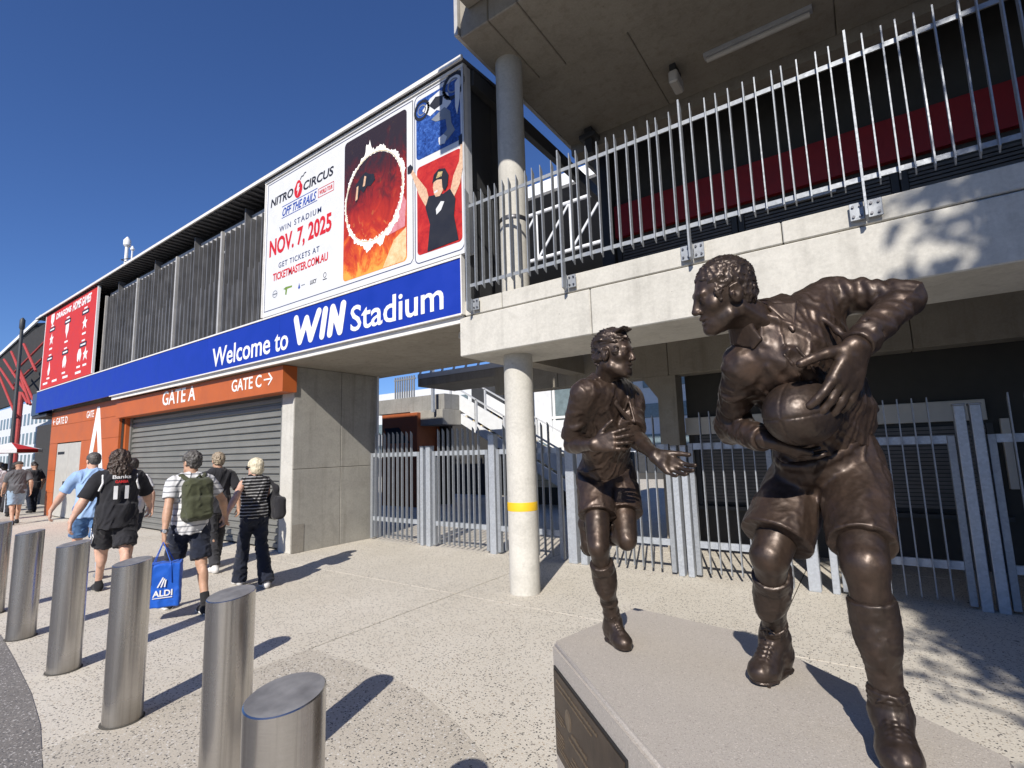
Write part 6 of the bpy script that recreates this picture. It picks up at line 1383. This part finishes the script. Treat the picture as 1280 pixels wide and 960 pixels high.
MB().tube(c_-d_*.012, c_+d_*.012, .036, .037, 14).build('band', M_bolt, wt, smooth=True); MB().tube(c_-Xw['f']*.030+Xw['l']*.012, c_-Xw['f']*.044+Xw['l']*.012, .018, .017, 12).build('dial', M_ltgrey, wt)
# blue shopping bag
M_bag = cloth('bag_blue', (.012, .10, .50), .15, .55); bgl = V3(Jw['wL'][0]+.02, Jw['wL'][1]+.0, 0)
bag = empty('shopping_bag', (bgl[0], bgl[1], .15), 'bright blue shopping bag lettered ALDI hanging from his left hand', 'bag')
yawb = math.radians(62); bxx = V3(math.cos(yawb), math.sin(yawb), 0); byy = V3(-math.sin(yawb), math.cos(yawb), 0); RG = np.array([bxx, byy, V3(0, 0, 1)])
F = Vox(bgl-V3(.34, .34, 0)+V3(0, 0, .05), bgl+V3(.34, .34, .75), .008); F.bx(bgl+V3(0, 0, .37), (.165, .10, .215), RG, .012, 0); F.wrinkle(.006, 9, None, (1, 1, 1.5), seed=12); F.mesh('sack', M_bag, bag, tuple(bag.location))
for g_ in (-1, 1):
    hpt = Jw['wL']-V3(0, 0, .085); pts = [bgl-bxx*.09+byy*g_*.10+V3(0, 0, .40), bgl-bxx*.08+byy*g_*.095+V3(0, 0, .585), hpt+byy*g_*.012, bgl+bxx*.08+byy*g_*.095+V3(0, 0, .585), bgl+bxx*.09+byy*g_*.10+V3(0, 0, .40)]
    m = MB()
    for a, b in zip(pts, pts[1:]): m.bar(a, b, .006, .026, up=tuple(byy))
    m.build('handle', M_bag, bag)
tx = letters('lettering', 'ALDI', (0, 0, .17, .062), M_num, bag, 0, .03, 0, .002); tx.rotation_euler.z = yawb; p_ = bgl-byy*.108+bxx*.02; tx.location = Vector((p_[0], p_[1], .30))-wl(bag)
lg_ = MB()
for i in range(3): lg_.bar(p_+bxx*(-.045+.03*i)+V3(0, 0, .36)-byy*.004, p_+bxx*(-.0+.012*i)+V3(0, 0, .455-.012*i)-byy*.004, .012, .004, up=tuple(byy))
lg_.build('emblem', M_num, bag); MB().bar(p_-bxx*.085+V3(0, 0, .255)-byy*.003, p_+bxx*.085+V3(0, 0, .255)-byy*.003, .008, .003, up=tuple(byy)).build('rule_line', M_num, bag)
# woman in striped vest
rwo, Jo, Xo = person('woman with platinum bob, striped sleeveless top and wide black trousers', -6.66, 3.56, 172, 1.64, .50, 'bob', H_bl, 'vest', S_top, 'wide', C_navy, C_shoew, SK2, .98, .5, handL=(-6.46, 3.11, .97), turn=34, lead='L', hem=-.02, shw=.165)
tb = empty('tote_bag', tuple(Jo['pelvis']), 'large black tote bag on the shoulder of the woman in striped top', 'bag'); ct = Jo['pelvis']-Xo['l']*.25+V3(0, 0, .10)-Xo['f']*.05; RT = np.array([Xo['f'], Xo['l'], Xo['u']])
F = Vox(ct-.30, ct+.62, .009); F.bx(ct-V3(0, 0, .02), (.19, .07, .15), RT, .06, 0); F.rc(ct+Xo['f']*.06+V3(0, 0, .1), ct+V3(0, 0, .25), .06, .03, .06); F.chain([ct+V3(0, 0, .22), Jo['sR']+V3(0, 0, .055)-Xo['f']*.03], [.030, .020], .03); F.wrinkle(.009, 10, None, (1, 1, 1.6), seed=14); F.mesh('sack', C_black, tb, tuple(tb.location))
sgl = empty('sunglasses', tuple(Jo['head']), 'dark sunglasses on the woman with platinum bob', 'sunglasses'); gh = lambda a, b, c: Jo['head']+Xo['s']*(a*Xo['HR'][0]+b*Xo['HR'][1]+c*Xo['HR'][2])
for x_ in (-1, 1):
    MB().tube(gh(x_*.033, .088, 0), gh(x_*.033, .098, 0), .028, .028, 12).build('lens', M_glass, sgl); MB().bar(gh(x_*.062, .088, .006), gh(x_*.085, -.02, .006), .008, .012).build('temple', M_black, sgl)
# half-hidden companions
person('person in black shirt half hidden behind the man with the backpack', -8.15, 3.78, 174, 1.74, .50, 'tousled', H_sand, 'tee', C_black, 'long', C_dkgrey, C_shoew, SK1, 1.0, .85, lead='R', hem=-.10)
person('person in white shirt and navy shorts half hidden behind the number 11 jersey', -9.75, 3.20, 176, 1.70, .52, 'short', H_dk, 'tee', C_wht, 'shorts', C_navy, C_shoew, SK2, .98, .7, lead='R')
# far figures
person('man in grey tee shirt, brown cap and pale denim shorts at far left', -19.6, 3.72, 178, 1.74, .50, 'cap', C_cap, 'tee', C_grey, 'shorts', C_ltden, C_shoeb, SK1, 1.06, .8, lead='R', vox=.013)
person('person in white tee shirt cut off by the left edge of the picture', -21.4, 3.55, 178, 1.75, .5, 'short', H_dk, 'tee', C_wht, 'shorts', C_navy, C_shoeb, SK1, 1.04, .8, lead='L', vox=.013)
rn = random.Random(12)
crowd = [(-22.9, 4.25, 170, 'person in dark top standing nearest the orange portal corner', C_black, C_dkgrey), (-23.6, 4.9, 200, 'person in charcoal clothes in the shade beside the dark pier', C_dkgrey, C_navy), (-25.2, 4.4, 160, 'person in navy top directly under the market umbrella', C_navy, C_dkgrey),
         (-26.3, 5.4, 185, 'person in grey top waiting behind the umbrella', C_grey, C_navy), (-25.4, 3.9, 190, 'person in blue top left of the grey tee shirt man', C_denim, C_navy), (-27.6, 4.7, 170, 'person in white top farthest back in the queue', C_wht, C_navy), (-28.4, 3.9, 175, 'person in dark red top at the back of the queue', cloth('tee_dark_red', (.20, .015, .015)), C_navy), (-23.9, 5.75, 180, 'person in black top deep in the passage shade', C_black, C_navy)]
for x_, y_, a_, lb, c1, c2 in crowd: person(lb, x_, y_, a_, rn.uniform(1.65, 1.82), rn.uniform(.1, .4), rn.choice(['short', 'cap', 'bob']), H_dk, 'tee', c1, 'long', c2, C_shoeb, SK1, 1.0, .8, lead=rn.choice('LR'), vox=.018, group='queue of people at the far left')
